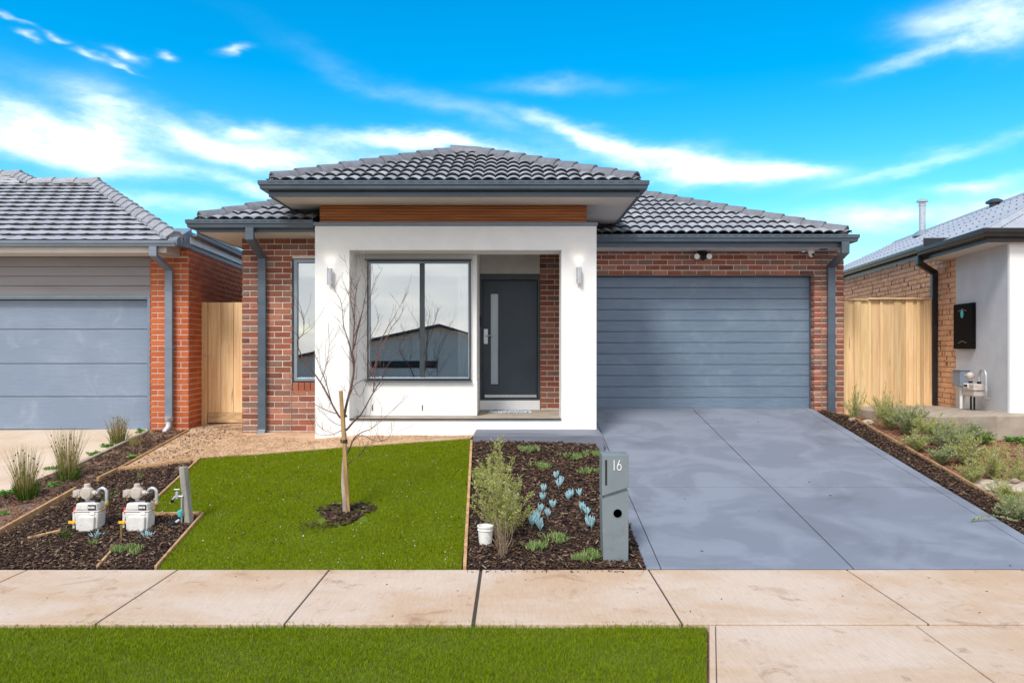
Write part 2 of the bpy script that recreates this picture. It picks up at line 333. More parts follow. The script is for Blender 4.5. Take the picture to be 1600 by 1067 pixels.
# ================================================================ terrain
KX = [-30, -9, -5.6, -4.6, -4, -2, -.6, .6, 1.10, 1.16, 4.95, 5.6, 6.5, 30]
KV = [.10, .118, .127, .135, .148, .182, .203, .198, .190, .163, .163, .18, .195, .195]
ZX = [-30, -5.6, -4.6, -4, -2, .9, 1.16, 4.95, 5.2, 6.4, 30]
ZV = [.64, .65, .68, .675, .705, .71, .925, .925, .845, .87, .95]
Y0 = 6.363
def gnd(X, Y):
    k = np.interp(X, KX, KV); zm = np.interp(X, ZX, ZV); t = np.maximum(np.asarray(Y) - Y0, 0)
    z = np.minimum(k * t, zm)
    far = np.asarray(Y) < -7
    return np.where(far, np.maximum(-2.0, (np.asarray(Y) + 7) * .28), z)
def gz(X, Y): return float(gnd(X, Y))
def GP(px, py, up=0.):   # point of the ground seen at a picture position
    lo, hi = 2.5, 30.
    for _ in range(50):
        m = (lo + hi) / 2; p = P(px, py, m)
        if p.z > gz(p.x, p.y): lo = m
        else: hi = m
    p = P(px, py, lo); p.z = gz(p.x, p.y) + up; return p
def inpoly(X, Y, poly):
    X = np.asarray(X); Y = np.asarray(Y); r = np.zeros(X.shape, bool); n = len(poly)
    for i in range(n):
        x1, y1 = poly[i][:2]; x2, y2 = poly[(i + 1) % n][:2]
        c = ((y1 > Y) != (y2 > Y)) & (X < (x2 - x1) * (Y - y1) / ((y2 - y1) or 1e-9) + x1); r ^= c
    return r
def sheet(name, poly, material, up=.01, step=.18, rough=0., thick=.12, seed=0, flat=None):
    """a terrain-following sheet cut to a polygon, with a skirt"""
    poly = [tuple(p[:2]) for p in poly]; dense = []
    for i in range(len(poly)):
        a, b = poly[i], poly[(i + 1) % len(poly)]; n = max(1, int(math.dist(a, b) / step))
        dense += [(a[0] + (b[0] - a[0]) * k / n, a[1] + (b[1] - a[1]) * k / n) for k in range(n)]
    nb = len(dense); xs = [p[0] for p in poly]; ys = [p[1] for p in poly]
    gx, gy = np.meshgrid(np.arange(min(xs) + step / 2, max(xs), step), np.arange(min(ys) + step / 2, max(ys), step)); gx = gx.ravel(); gy = gy.ravel()
    k = inpoly(gx, gy, poly); gx = gx[k]; gy = gy[k]
    D_ = np.array(dense); ok = np.array([np.min((D_[:, 0] - x) ** 2 + (D_[:, 1] - y) ** 2) > (step * .4) ** 2 for x, y in zip(gx, gy)], bool) if len(gx) else np.zeros(0, bool)
    pts = [Vector(p) for p in dense] + [Vector(p) for p in zip(gx[ok], gy[ok])]
    vo, eo, fo, *_ = geometry.delaunay_2d_cdt(pts, [(i, (i + 1) % nb) for i in range(nb)], [], 1, 1e-5)
    V = np.array([(p.x, p.y) for p in vo]); z = (gnd(V[:, 0], V[:, 1]) if flat is None else np.full(len(V), flat)) + up
    if rough:
        rs = np.random.RandomState(seed); z[nb:] += rs.uniform(-rough, rough, len(z) - nb)
    mb = MB(); mb.add(np.column_stack([V, z]), fo)
    idx = {}
    bot = [(V[i][0], V[i][1], z[i] - thick) for i in range(nb)]
    kk = len(mb.v); mb.v += bot
    for i in range(nb): j = (i + 1) % nb; mb.f.append((i, kk + i, kk + j, j)); mb.mi.append(0)
    return mb.build(name, material, kind='structure')
# base ground: one sheet to the horizon
xs = np.array([-400, -150, -60, -30, -15] + list(np.arange(-10, 10.01, .25)) + [15, 30, 60, 150, 400.]); ys = np.array([-400, -150, -60, -30, -20, -14, -10, -7, -5.5, -4, -2, 0, 2, 3, 4, 5] + list(np.arange(5.5, 13, .25)) + [13.5, 14, 16, 20, 30, 60, 150, 400, 900.])
gx, gy = np.meshgrid(xs, ys); zz = gnd(gx, gy) - .035
V = np.column_stack([gx.ravel(), gy.ravel(), zz.ravel()]); nx = len(xs); lp = []
for j in range(len(ys) - 1):
    for i in range(nx - 1): a = j * nx + i; lp += [a, a + 1, a + nx + 1, a + nx]
M['soil'] = mat('red_soil', (.26, .115, .065), (.17, .075, .045), 3.5, .95, .9, 26, c3=(.30, .17, .11), s3=11, lo3=.5, hi3=.7, bdist=.03)
M['soil2'] = mat('dark_soil', (.13, .075, .052), (.20, .11, .07), 5, .95, .9, 30, c3=(.26, .19, .14), s3=14, lo3=.56, hi3=.7, bdist=.03)
M['mulch'] = mat('dark_mulch', (.022, .013, .010), (.05, .03, .022), 30, .95, 1., 50, bdist=.03)
M['gravel'] = mat('granitic_sand', (.56, .37, .23), (.46, .29, .175), 4, .95, .8, 70, c3=(.62, .47, .34), s3=2.2, lo3=.5, hi3=.75, bdist=.02)
M['conc'] = mat('pale_concrete', (.56, .44, .36), (.48, .36, .275), 3.2, .85, .8, 70, stretch=(.5, 1, 1), c3=(.34, .22, .145), s3=2.4, lo3=.54, hi3=.76, detail=9, dist=.5, bdist=.003)
M['conc_n'] = mat('neighbour_concrete', (.58, .48, .39), (.51, .41, .32), 1.5, .85, .3, 90, stretch=(.35, 1, 1), c3=(.45, .34, .24), s3=1.3, lo3=.6, hi3=.8, bdist=.003)
M['slabc'] = mat('porch_slab_concrete', (.38, .32, .26), (.30, .25, .2), 5, .9, .4, 60)
M['joint'] = mat('expansion_joint', (.05, .04, .035), rough=.9)
M['asph'] = mat('asphalt', (.05, .05, .052), (.07, .07, .07), 20, .9, .5, 80)
M['turfb'] = mat('turf_backing', (.10, .15, .006), (.06, .10, .005), 30, .95, .5, 90)
M['vergeb'] = mat('verge_soil', (.07, .10, .008), (.10, .11, .02), 20, .95, .6, 60)
# driveway paint: slate-blue sealer, swirled and cloudy
md = mat('slate_blue_driveway_sealer', (.165, .186, .238), (.203, .228, .286), 1.5, .62, .25, 120, stretch=(.75, 1, 1), detail=7, lo=.42, hi=.60, dist=.9, c3=(.125, .137, .175), s3=.7, lo3=.52, hi3=.72, bdist=.002, spec=.4)
M['drive'] = md
def concmat(name, pale, peach, brown, k=1.):
    m = mat(name, pale, peach, 1.3, .88, .9, 55, detail=9, lo=.36, hi=.66, dist=.5, bdist=.004, stretch=(.6, 1, 1)); t = m.node_tree; gg = G(t); b = t.nodes['Principled BSDF']
    geo = gg.n('ShaderNodeNewGeometry'); old = b.inputs['Base Color'].links[0].from_socket
    n1 = gg.noise(geo.outputs['Position'], 1.9, 10, .7, .9).outputs['Fac']; n2 = gg.noise(geo.outputs['Position'], 9, 8, .75, .5).outputs['Fac']
    c = gg.mix(gg.m('MULTIPLY', gg.ss(n1, .54, .72), .65 * k), old, c4(brown)); c = gg.mix(gg.m('MULTIPLY', gg.ss(n2, .56, .74), .5 * k), c, c4([x * .8 for x in brown]))
    mp = gg.n('ShaderNodeMapping'); gg.set(mp.inputs[0], geo.outputs['Position']); mp.inputs['Rotation'].default_value = (0, 0, rad(38)); mp.inputs['Scale'].default_value = (70, 5, 1)
    n3 = gg.noise(mp.outputs[0], 1, 5, .7).outputs['Fac']; hv = gg.n('ShaderNodeHueSaturation'); gg.set(hv.inputs['Color'], c); gg.set(hv.inputs['Value'], gg.m('MULTIPLY_ADD', n3, .5, .76)); c = hv.outputs[0]
    n4 = gg.noise(geo.outputs['Position'], 60, 3, .6).outputs['Fac']; c = gg.mix(gg.m('MULTIPLY', gg.ss(n4, .68, .74), .6), c, c4((.12, .08, .06)))
    gg.set(b.inputs['Base Color'], c); return m
M['conc'] = concmat('peach_concrete', (.53, .425, .35), (.47, .33, .225), (.29, .16, .09), 1.35); M['conc_n'] = concmat('neighbour_concrete', (.56, .46, .37), (.50, .38, .28), (.38, .26, .17), .4)
gm = fastmesh('ground', V, lp, 4, M['soil']); go = link('ground', gm, (0, 0, 0), kind='structure')
# road behind the camera, kerb
mb = MB(); mb.box(-60, 60, -6.2, 1.2, -.06, -.02); mb.build('road', M['asph'], kind='structure')
mb = MB(); mb.box(-60, 60, 1.21, 1.36, -.08, .05); mb.build('kerb', M['conc'], kind='structure', bev=.02)
# -------- footpath: separate slabs with recessed joints
def slab(name, poly, material, parent, up=.02, th=.10, bev=.006):
    mb = MB(); n = len(poly); top = [(x, y, gz(x, y) + up) for x, y in poly]; bot = [(x, y, z - th) for x, y, z in top]
    mb.add(top + bot, [tuple(range(n)), tuple(range(2 * n - 1, n - 1, -1))] + [(i, (i + 1) % n, n + (i + 1) % n, n + i) for i in range(n)])
    return mb.build(name, material, parent, bev=bev)
fp = sheet('footpath', [(-16, 5.115), (16, 5.115), (16, 6.355), (-16, 6.355)], M['joint'], up=.009, step=1.)
jx = [-16, -13.4, -10.8, -9.5, -8.2, -6.83, -5.5, -4.19, -2.89, -1.58, -.275, 1.18, 2.89, 4.4, 5.9, 8.5, 12, 16]
for a, b in zip(jx, jx[1:]):
    gp = .008 if abs(a + .275) > .01 else .02
    slab('slab', [(a + gp, 5.105), (b - .006, 5.105), (b - .006, 6.357), (a + gp, 6.357)], M['conc'], fp)
# crossover between path and road
co = sheet('crossover', [(.42, 1.45), (7.5, 1.45), (6.6, 5.08), (1.36, 5.08)], M['joint'], up=.009, step=1.)
for q in ([(.38, 1.4), (.411, 1.4), (1.401, 5.075), (1.36, 5.075)], [(.416, 1.4), (2.66, 1.4), (2.78, 5.075), (1.406, 5.075)], [(2.67, 1.4), (7.6, 1.4), (6.7, 5.075), (2.79, 5.075)]):
    slab('slab', q, M['conc'], co)
# -------- driveway
dw = sheet('driveway', [(1.16, 6.37), (4.93, 6.37), (4.93, 12.3), (1.2, 12.3)], M['joint'], up=.010, step=.5)
J = lambda y: .001 if y > 12 else .011
XL, X1, X2, X3, XR = 1.165, 1.29, 2.96, 4.79, 4.925; YR = [6.368, 8.405, 10.5, 12.035, 12.26]
for (a, b) in ((X1, X2), (X2, X3)):
    for (c, d) in zip(YR, YR[1:]): slab('slab', [(a + .006, c + J(c)), (b - .006, c + J(c)), (b - .006, d - J(d)), (a + .006, d - J(d))], M['drive'], dw, up=.022, bev=.004)
for (a, b, q) in ((XL, X1, .03), (X3, XR, 0)):
    for (c, d) in zip(YR, YR[1:]): slab('slab', [(a, c + J(c)), (b - .003, c + J(c)), (b - .003, d - J(d)), (a, d - J(d))], M['drive'], dw, up=.024, bev=.004)
# -------- neighbour driveway (left)
nd = sheet('neighbour_driveway', [(-12, 6.37), (-5.84, 6.37), (-5.80, 8.4), (-5.71, 9.4), (-5.62, 11.7), (-12, 11.7)], M['joint'], up=-.015, step=.5)
for q in ([(-12, 6.38), (-5.85, 6.38), (-5.80, 8.4), (-5.72, 9.3), (-5.69, 10.0), (-12, 10.0)], [(-12, 10.01), (-5.69, 10.01), (-5.62, 11.7), (-12, 11.7)]): slab('slab', q, M['conc_n'], nd, up=.025)
# -------- verge grass, lawn, beds
VERGE = [(-14, 1.4), (.372, 1.4), (1.352, 5.10), (-14, 5.10)]
LAWN = [(-3.07, 6.375), (-3.17, 7.60), (-3.68, 7.60), (-3.90, 8.0), (-4.06, 9.62), (-3.3, 9.66), (-2.2, 9.75), (-1.2, 9.80), (-.56, 9.86), (-.50, 9.1), (-.46, 8.0), (-.44, 6.375)]
sheet('verge', VERGE, M['vergeb'], up=-.01, step=.4); sheet('lawn', LAWN, M['turfb'], up=.012, step=.14)
BEDM = [(-4.93, 6.37), (-3.12, 6.37), (-3.21, 7.55), (-3.74, 7.57), (-3.95, 8.0), (-4.10, 9.45), (-4.93, 9.20)]
BEDC = [(-.39, 6.37), (1.16, 6.37), (1.175, 9.73), (-.52, 9.73), (-.44, 8)]
BEDR = [(4.93, 6.37), (5.22, 6.37), (5.22, 11.9), (4.93, 11.9)]
BEDL = [(-5.82, 6.37), (-5.0, 6.37), (-5.0, 11.35), (-5.6, 11.45), (-5.69, 9.4), (-5.79, 8.4)]
sheet('garden_bed', BEDM, M['mulch'], up=.012, step=.15, rough=.012, seed=1); sheet('garden_bed', BEDC, M['mulch'], up=.015, step=.15, rough=.012, seed=2)
sheet('garden_bed', BEDR, M['mulch'], up=.012, step=.15, rough=.01, seed=3); sheet('garden_bed', BEDL, M['soil2'], up=.012, step=.12, rough=.02, seed=4)
sheet('gravel_path', [(-4.95, 9.24), (-4.10, 9.50), (-4.05, 9.66), (-3.3, 9.70), (-2.2, 9.79), (-1.2, 9.84), (-.56, 9.90), (-.52, 10.4), (-2.6, 10.4), (-2.76, 10.95), (-3.99, 10.95), (-3.99, 14), (-5.2, 14), (-5.05, 12), (-4.95, 11)], M['gravel'], up=.02, step=.12, rough=.008, seed=5)

# ================================================================ brickwork and tiles
BMESH = {}
def brick_mesh(Lb, H, Dp, material):
    k = (round(Lb, 2), round(H, 3), material.name)
    if k not in BMESH:
        bm = bmesh.new(); bmesh.ops.create_cube(bm, size=1)
        for v in bm.verts: v.co = Vector((v.co.x * k[0], v.co.y * Dp, v.co.z * k[1]))
        bmesh.ops.bevel(bm, geom=[e for e in bm.edges if all(v.co.y < 0 for v in e.verts)], offset=.0035, segments=1, affect='EDGES')
        bmesh.ops.delete(bm, geom=[f for f in bm.faces if f.normal.y > .9], context='FACES')
        me = bpy.data.meshes.new('brick'); bm.to_mesh(me); bm.free(); me.materials.append(material); BMESH[k] = me
    return BMESH[k]
def brick_rects(U, z0, z1, holes=(), zb=0., L_=.24, H_=.086, shift=0., joint=.013, jz=.013):
    out = []; r0 = int(math.floor((z0 - zb) / H_))
    for r in range(r0, int((z1 - zb) / H_) + 1):
        a0, a1 = max(zb + r * H_ , z0), min(zb + (r + 1) * H_ - jz, z1)
        if a1 - a0 < .02: continue
        segs = [(0., U)]
        for (hu0, hu1, hz0, hz1) in holes:
            if a0 < hz1 - .02 and a1 > hz0 + .02:
                ns = []
                for s0, s1 in segs:
                    if hu0 > s0: ns.append((s0, min(s1, hu0)))
                    if hu1 < s1: ns.append((max(s0, hu1), s1))
                segs = [q for q in ns if q[1] - q[0] > .02]
        st = shift - L_ + (L_ / 2 if r % 2 else 0)
        for s0, s1 in segs:
            b = st
            while b < s1:
                u0, u1 = max(b, s0), min(b + L_ - joint, s1)
                if u1 - u0 > .03: out.append((u0, u1, a0, a1))
                b += L_
    return out
class House:
    def __init__(s, root): s.root = root; s.br = []; s.ti = []
    def wall(s, base, u, U, z0, z1, material, mortar, holes=(), zb=0., shift=0., depth=.03, parent=None, name='brick_wall', backing=True):
        base = Vector(base); u = Vector(u).normalized(); inn = Vector((-u.y, u.x, 0)); ang = math.atan2(u.y, u.x)
        w_ = parent
        if backing:   # mortar face with the openings left out, 7 mm behind the brick faces
            hm = [(h[0] - .012, h[1] + .012, h[2], h[3]) for h in holes]; e0, e1 = .012, U - .012; us = sorted({e0, e1, *[h[0] for h in hm], *[h[1] for h in hm]}); zs_ = sorted({z0, z1, *[h[2] for h in holes], *[h[3] for h in holes]})
            us = [x for x in us if e0 <= x <= e1]; zs_ = [x for x in zs_ if z0 <= x <= z1]; mb = MB()
            for a, b in zip(us, us[1:]):
                for c, d in zip(zs_, zs_[1:]):
                    mu, mz = (a + b) / 2, (c + d) / 2
                    if any(h[0] < mu < h[1] and h[2] < mz < h[3] for h in hm): continue
                    o = base + u * a + inn * .0075; o.z = c; mb.obox(o, u * (b - a), inn * .1, (0, 0, d - c))
            w_ = mb.build(name, mortar, s.root)
        for (u0, u1, a0, a1) in brick_rects(U, z0, z1, holes, zb, shift=shift):
            c = base + u * ((u0 + u1) / 2) + inn * (depth / 2 + R.uniform(-.0015, .0015)); c.z = (a0 + a1) / 2
            s.br.append((c, ang + R.uniform(-.004, .004), u1 - u0, a1 - a0, material, w_, inn))
        return w_
    def finish(s, limit=300, pref=None):
        def vis(b):
            c, inn = b[0], b[6]; v = c - Vector((0, 0, CAMH))
            px = VX + F * c.x / c.y if c.y > 0 else -1e4; foreshort = abs(v.normalized().dot(inn))
            return (not (-20 < px < 1620) or (pref and not pref(b, px)), -foreshort * b[2] * b[3] / v.length ** 2)
        s.br.sort(key=vis)
        one, many = s.br[:limit], s.br[limit:]
        for c, ang, l, h, m, w_, inn in one: link('brick', brick_mesh(l, h, .03, m), c, w_, (0, 0, ang))
        groups = {}
        for b in many: groups.setdefault((b[4].name, b[5]), []).append(b)
        for (mn, w_), bs in groups.items():
            V = []; Lp = []; k = 0
            for c, ang, l, h, m, _, inn in bs:
                me = brick_mesh(l, h, .03, m); ca, sa = math.cos(ang), math.sin(ang)
                co = np.empty(len(me.vertices) * 3); me.vertices.foreach_get('co', co); co = co.reshape(-1, 3)
                V.append(np.column_stack([co[:, 0] * ca - co[:, 1] * sa + c.x, co[:, 0] * sa + co[:, 1] * ca + c.y, co[:, 2] + c.z]))
                me.calc_loop_triangles(); t = np.empty(len(me.loop_triangles) * 3, np.int32); me.loop_triangles.foreach_get('vertices', t); Lp.append(t + k); k += len(co)
            V = np.vstack(V); o = V.mean(0); link('bricks', fastmesh('bricks', V - o, np.concatenate(Lp), 3, bs[0][4]), Vector(o), w_, kind='stuff')
        # roof tiles: nearest first
        s.ti.sort(key=lambda t: (not t[4], t[1].length))
        n = 0
        for me, c, rot, par, vis_ in s.ti[:300]: link('roof_tile', me, c, par, rot)
        rest = s.ti[300:]; gr = {}
        for t in rest: gr.setdefault(t[3], []).append(t)
        for par, ts in gr.items():
            V = []; Lp = []; k = 0
            for me, c, rot, _, _v in ts:
                Mx = np.array(rot.to_matrix()); co = np.empty(len(me.vertices) * 3); me.vertices.foreach_get('co', co); co = co.reshape(-1, 3) @ Mx.T + np.array(c); V.append(co)
                me.calc_loop_triangles(); t = np.empty(len(me.loop_triangles) * 3, np.int32); me.loop_triangles.foreach_get('vertices', t); Lp.append(t + k); k += len(co)
            V = np.vstack(V); o = V.mean(0); link('roof_tiles', fastmesh('roof_tiles', V - o, np.concatenate(Lp), 3, ts[0][0].materials[0]), Vector(o), par, kind='stuff')
def tile_bm(kind, w, g_):
    bm = bmesh.new()
    if kind == 'roll': n = 16; prof = [(i / n * w, .034 * abs(math.sin(2 * math.pi * i / n)) ** .8) for i in range(n + 1)]
    else: prof = [(0, .010), (.03, .012), (.06, .004), (.13, .0), (.2, .001), (.26, .003), (w - .008, .010), (w, .010)]
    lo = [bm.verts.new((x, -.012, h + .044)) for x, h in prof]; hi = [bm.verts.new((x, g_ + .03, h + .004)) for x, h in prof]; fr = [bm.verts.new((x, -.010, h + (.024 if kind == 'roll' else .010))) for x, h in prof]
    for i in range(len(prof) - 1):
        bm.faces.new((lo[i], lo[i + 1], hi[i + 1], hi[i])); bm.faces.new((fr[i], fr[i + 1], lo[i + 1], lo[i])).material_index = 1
    return bm
TM = {}
def roof_face(H, E, u, v, poly, kind, w, g_, material, visible=True, parent=None, stagger=0.):
    """E eave origin, u along eave, v up the slope (unit vectors); poly convex in (u, v), counter-clockwise"""
    E, u, v = Vector(E), Vector(u).normalized(), Vector(v).normalized(); nrm = u.cross(v).normalized()
    Mx = Matrix((u, v, nrm)).transposed(); rot = Mx.to_euler()
    mb = MB(); mb.add([E + u * p[0] + v * p[1] - nrm * .012 for p in poly], [tuple(range(len(poly)))]); base = mb.build('roof_face', M['under'], H.root) if parent is None else parent
    key = (kind, w, material.name)
    if key not in TM:
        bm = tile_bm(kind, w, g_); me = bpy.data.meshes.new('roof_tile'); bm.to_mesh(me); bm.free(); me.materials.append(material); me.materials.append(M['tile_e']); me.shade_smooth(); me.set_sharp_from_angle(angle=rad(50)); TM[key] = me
    full = TM[key]; us = [p[0] for p in poly]; vs_ = [p[1] for p in poly]; n = len(poly)
    for j in range(int(max(vs_) / g_) + 1):
        i0 = int(min(us) / w) - 2
        for i in range(i0, int(max(us) / w) + 2):
            a = i * w + (stagger * w if j % 2 else 0); b = j * g_; cs = [(a, b), (a + w, b), (a + w, b + g_), (a, b + g_)]
            inside = 0; outside = False
            for k in range(n):
                p, q = poly[k], poly[(k + 1) % n]
                d = [(q[0] - p[0]) * (c[1] - p[1]) - (q[1] - p[1]) * (c[0] - p[0]) for c in cs]
                if all(x >= -1e-6 for x in d): inside += 1
                elif all(x <= 1e-6 for x in d): outside = True; break
            if outside: continue
            pos = E + u * a + v * b; me = full
            if inside < n:
                bm = tile_bm(kind, w, g_)
                for k in range(n):
                    p, q = poly[k], poly[(k + 1) % n]; ln = math.dist(p, q); nn = ((q[1] - p[1]) / ln, -(q[0] - p[0]) / ln)
                    if abs(nn[1]) > .99 and nn[1] < 0: continue   # eave edge: keep the overhang
                    bmesh.ops.bisect_plane(bm, geom=bm.verts[:] + bm.edges[:] + bm.faces[:], plane_co=(p[0] - a, p[1] - b, 0), plane_no=(nn[0], nn[1], 0), clear_outer=True)
                if len(bm.faces) < 3: bm.free(); continue
                me = bpy.data.meshes.new('roof_tile'); bm.to_mesh(me); bm.free(); me.materials.append(material); me.materials.append(M['tile_e']); me.shade_smooth(); me.set_sharp_from_angle(angle=rad(50))
            H.ti.append((me, pos + nrm * R.uniform(-.002, .002), rot, base, visible))
    return base
def caps(H, a, b, material, parent, kind='roll', r=.105, Lc=.36):
    a, b = Vector(a), Vector(b); d = (b - a); n = max(1, round(d.length / Lc)); st = d.length / n; d.normalize()
    side = d.cross(Vector((0, 0, 1))).normalized(); upv = side.cross(d)
    prof = [(-1.0, -.62), (-.92, -.1), (-.55, .52), (0, .78), (.55, .52), (.92, -.1), (1.0, -.62)] if kind == 'roll' else [(-1.15, -.5), (-1.1, -.12), (-.3, .62), (.3, .62), (1.1, -.12), (1.15, -.5)]
    mb = MB(); m = len(prof)
    def ring(t, k, l): return [d * t + side * (x * r * k) + upv * (z * r * k + l) for x, z in prof]
    vs_ = ring(-.01, 1.0, .024) + ring(st + .04, .92, .0) + ring(-.01, .84, .012)
    mb.add(vs_, [(i, i + 1, m + i + 1, m + i) for i in range(m - 1)] + [(2 * m + i, 2 * m + i + 1, i + 1, i) for i in range(m - 1)])
    me = bpy.data.meshes.new('ridge_cap'); me.from_pydata([tuple(p) for p in mb.v], [], mb.f); me.materials.append(material); me.shade_smooth(); me.set_sharp_from_angle(angle=rad(40 if kind == 'roll' else 20))
    for i in range(n): link('ridge_cap', me, a + d * (st * i) + Vector((0, 0, R.uniform(-.003, .003))), parent)
    # pointing under the caps
    mb = MB(); mb.tube([a + Vector((0, 0, -.03)), b + Vector((0, 0, -.03))], r * .86, 8); mb.build('ridge_bedding', material, parent, smooth=40)
def sweep(prof, pts, closed=False):
    """sweep a profile (outward, up) along a horizontal polyline, mitred; outward = right of travel"""
    pts = [Vector(p) for p in pts]; n = len(pts); mb = MB(); m = len(prof); vs_ = []
    for i, p in enumerate(pts):
        d0 = (pts[i] - pts[i - 1]).normalized() if i else None; d1 = (pts[i + 1] - pts[i]).normalized() if i < n - 1 else None
        d0 = d0 or d1; d1 = d1 or d0
        n0 = Vector((d0.y, -d0.x, 0)).normalized(); n1 = Vector((d1.y, -d1.x, 0)).normalized(); b = (n0 + n1).normalized(); b /= max(.3, b.dot(n0))
        vs_ += [p + b * x + Vector((0, 0, z)) for x, z in prof]
    fs = [(i * m + k, i * m + (k + 1) % m, (i + 1) * m + (k + 1) % m, (i + 1) * m + k) for i in range(n - 1) for k in range(m)] + [tuple(range(m)), tuple((n - 1) * m + k for k in range(m))]
    return mb.add(vs_, fs)
GUT = [(0, 0), (.075, 0), (.088, .012), (.094, .05), (.108, .062), (.112, .108), (.104, .116), (.099, .108), (.095, .07), (.08, .055), (.074, .016), (0, .014)]
FAS = [(-.02, 0), (0, 0), (0, .06), (.004, .066), (0, .072), (0, .15), (-.02, .15)]
def gutter(H, pts, material, z, slots=None):
    mb = sweep(GUT, [(p[0], p[1], z) for p in pts]); o = mb.build('gutter', material, H.root, smooth=35); return o
def fascia(H, pts, material, z, h=None):
    k = (h or .15) / .15; mb = sweep([(x, y * k) for x, y in FAS], [(p[0], p[1], z) for p in pts]); return mb.build('fascia', material, H.root)
# ================================================================ the house at number 16
PIT = .424; CP = math.cos(math.atan(PIT)); SP = math.sin(math.atan(PIT))
root = thing('house', (0, 11, .7), 'single storey red-brown brick house with white rendered portico and dark double garage', 'house')
H = House(root); ZB = .038
# brick walls
wl = H.wall((-3.98, 10.85, 0), (1, 0, 0), 1.30, .45, 3.566, M['brick'], M['mortar'], holes=[(.744, 1.4, 1.30, 3.26)], zb=ZB)
for i in range(6): # soldier course under the narrow window
    H.br.append((Vector((-3.236 + .045 + i * .087, 10.865, 1.373)), 0, .076, .125, M['brick'], wl, Vector((0, 1, 0))))
H.wall((-3.98, 16, 0), (0, -1, 0), 5.14, .45, 3.566, M['brick'], M['mortar'], zb=ZB)
wg = H.wall((1.15, 12.04, 0), (1, 0, 0), 4.28, .70, 3.517, M['brick'], M['mortar'], holes=[(-1, 3.79, -1, 3.134)], zb=ZB, shift=.20)
H.wall((5.43, 12.045, 0), (0, 1, 0), 5, .70, 3.60, M['brick'], M['mortar'], zb=ZB)
H.wall((4.94, 12.26, 0), (0, -1, 0), .185, .72, 3.134, M['brick'], M['mortar'], zb=ZB, shift=.06, name='reveal')
H.wall((.448, 11.80, 0), (1, 0, 0), .325, .952, 3.6, M['brick'], M['mortar'], zb=ZB, shift=0, name='entry_wall')
H.finish(300, pref=lambda b, px: b[0].y < 12.3)
mb = MB(); mb.box(1.15, 4.94, 12.04, 12.09, 3.136, 3.150); mb.box(1.15, 4.94, 12.1, 12.26, 3.137, 3.157); mb.build('lintel', M['metal_d'], root)
mb = MB(); mb.box(5.062, 5.066, 12.034, 12.05, .8, 3.5); mb.box(-3.262, -3.258, 10.843, 10.86, .6, 3.26); mb.build('control_joint', M['mortar_r'], root)
# garage door: twelve planks
gd = MB(); gd.box(1.15, 4.935, 12.235, 12.26, .90, 3.134); gdo = gd.build('garage_door', M['metal_d'], root)
zt = 3.126; ph = .1822
mb = MB(); prof = [(12.235, 0), (12.205, .003), (12.203, .008), (12.203, ph - .012), (12.206, ph - .006), (12.235, ph - .004)]
mb.prism(prof, 'X', -1.89, 1.89); pm = None
for i in range(12):
    z = zt - (i + 1) * ph
    if pm is None: o = MB(); o.v = [(x, y, zz_ ) for x, y, zz_ in mb.v]; o.f = mb.f; o.mi = mb.mi; ob = o.build('panel', M['gpanel'], gdo); pm = ob.data; ob.location = Vector((3.04, 12.22, z + ph / 2)) - ORG[gdo]
    else: link('panel', pm, (3.04, 12.22, z + ph / 2), gdo)
mb = MB(); mb.box(1.15, 4.935, 12.19, 12.23, .905, .938); mb.build('bottom_seal', M['rubber'], gdo)
mb = MB(); mb.box(4.925, 4.939, 12.17, 12.24, .93, 3.13); mb.build('door_guide', M['metal'], gdo)
# portico
pr = MB(); pr.frame((-2.75, 1.18, .40, 3.643), (-2.268, .688, .951, 3.304), 10.27, 10.74)
po = pr.build('portico', M['render'], root, bev=.006)
mb = MB(); mb.box(.762, 1.178, 10.742, 12.06, .60, 3.64); mb.box(-2.748, -2.69, 10.742, 11.0, .5, 3.64); mb.build('return_wall', M['render'], po)
mb = MB(); mb.box(-2.77, 1.195, 10.25, 10.37, 3.645, 3.692); mb.build('capping', M['metal_l'], po, bev=.004)
mb = MB(); mb.box(-2.262, .758, 10.30, 11.80, .86, .954); mb.build('porch_floor', M['slabc'], po)
mb = MB(); mb.box(-2.266, .686, 10.252, 10.30, .938, .957); mb.build('nosing', M['metal_d'], po)
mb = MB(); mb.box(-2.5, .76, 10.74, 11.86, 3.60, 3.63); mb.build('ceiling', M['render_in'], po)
# battens above the capping
mb = MB(); mb.box(-2.70, 1.048, 10.352, 10.40, 3.692, 3.94); mb.box(-2.70, -2.64, 10.40, 12.4, 3.6, 3.94); mb.box(.99, 1.048, 10.40, 12.4, 3.6, 3.94)
cl = mb.build('upper_wall', M['metal_d'], root)
for i in range(6): mb = MB(); mb.box(-2.70, 1.048, 10.33, 10.351, 3.696 + i * .0405, 3.696 + i * .0405 + .035); mb.build('batten', M['cedar'], cl, bev=.004)
# step
mb = MB(); mb.hexa([(-.515, 9.72, .50), (1.215, 9.72, .45), (1.215, 10.268, .5), (-.515, 10.268, .5), (-.515, 9.72, .79), (1.215, 9.72, .79), (1.20, 10.268, .808), (-.50, 10.268, .808)])
M['stepm'] = mat('dark_slate_step', (.17, .185, .235), (.12, .13, .17), 2.2, .6, .5, 60, stretch=(.35, 1, 1), dist=.6)
mb.build('step', M['stepm'], root, bev=.012)
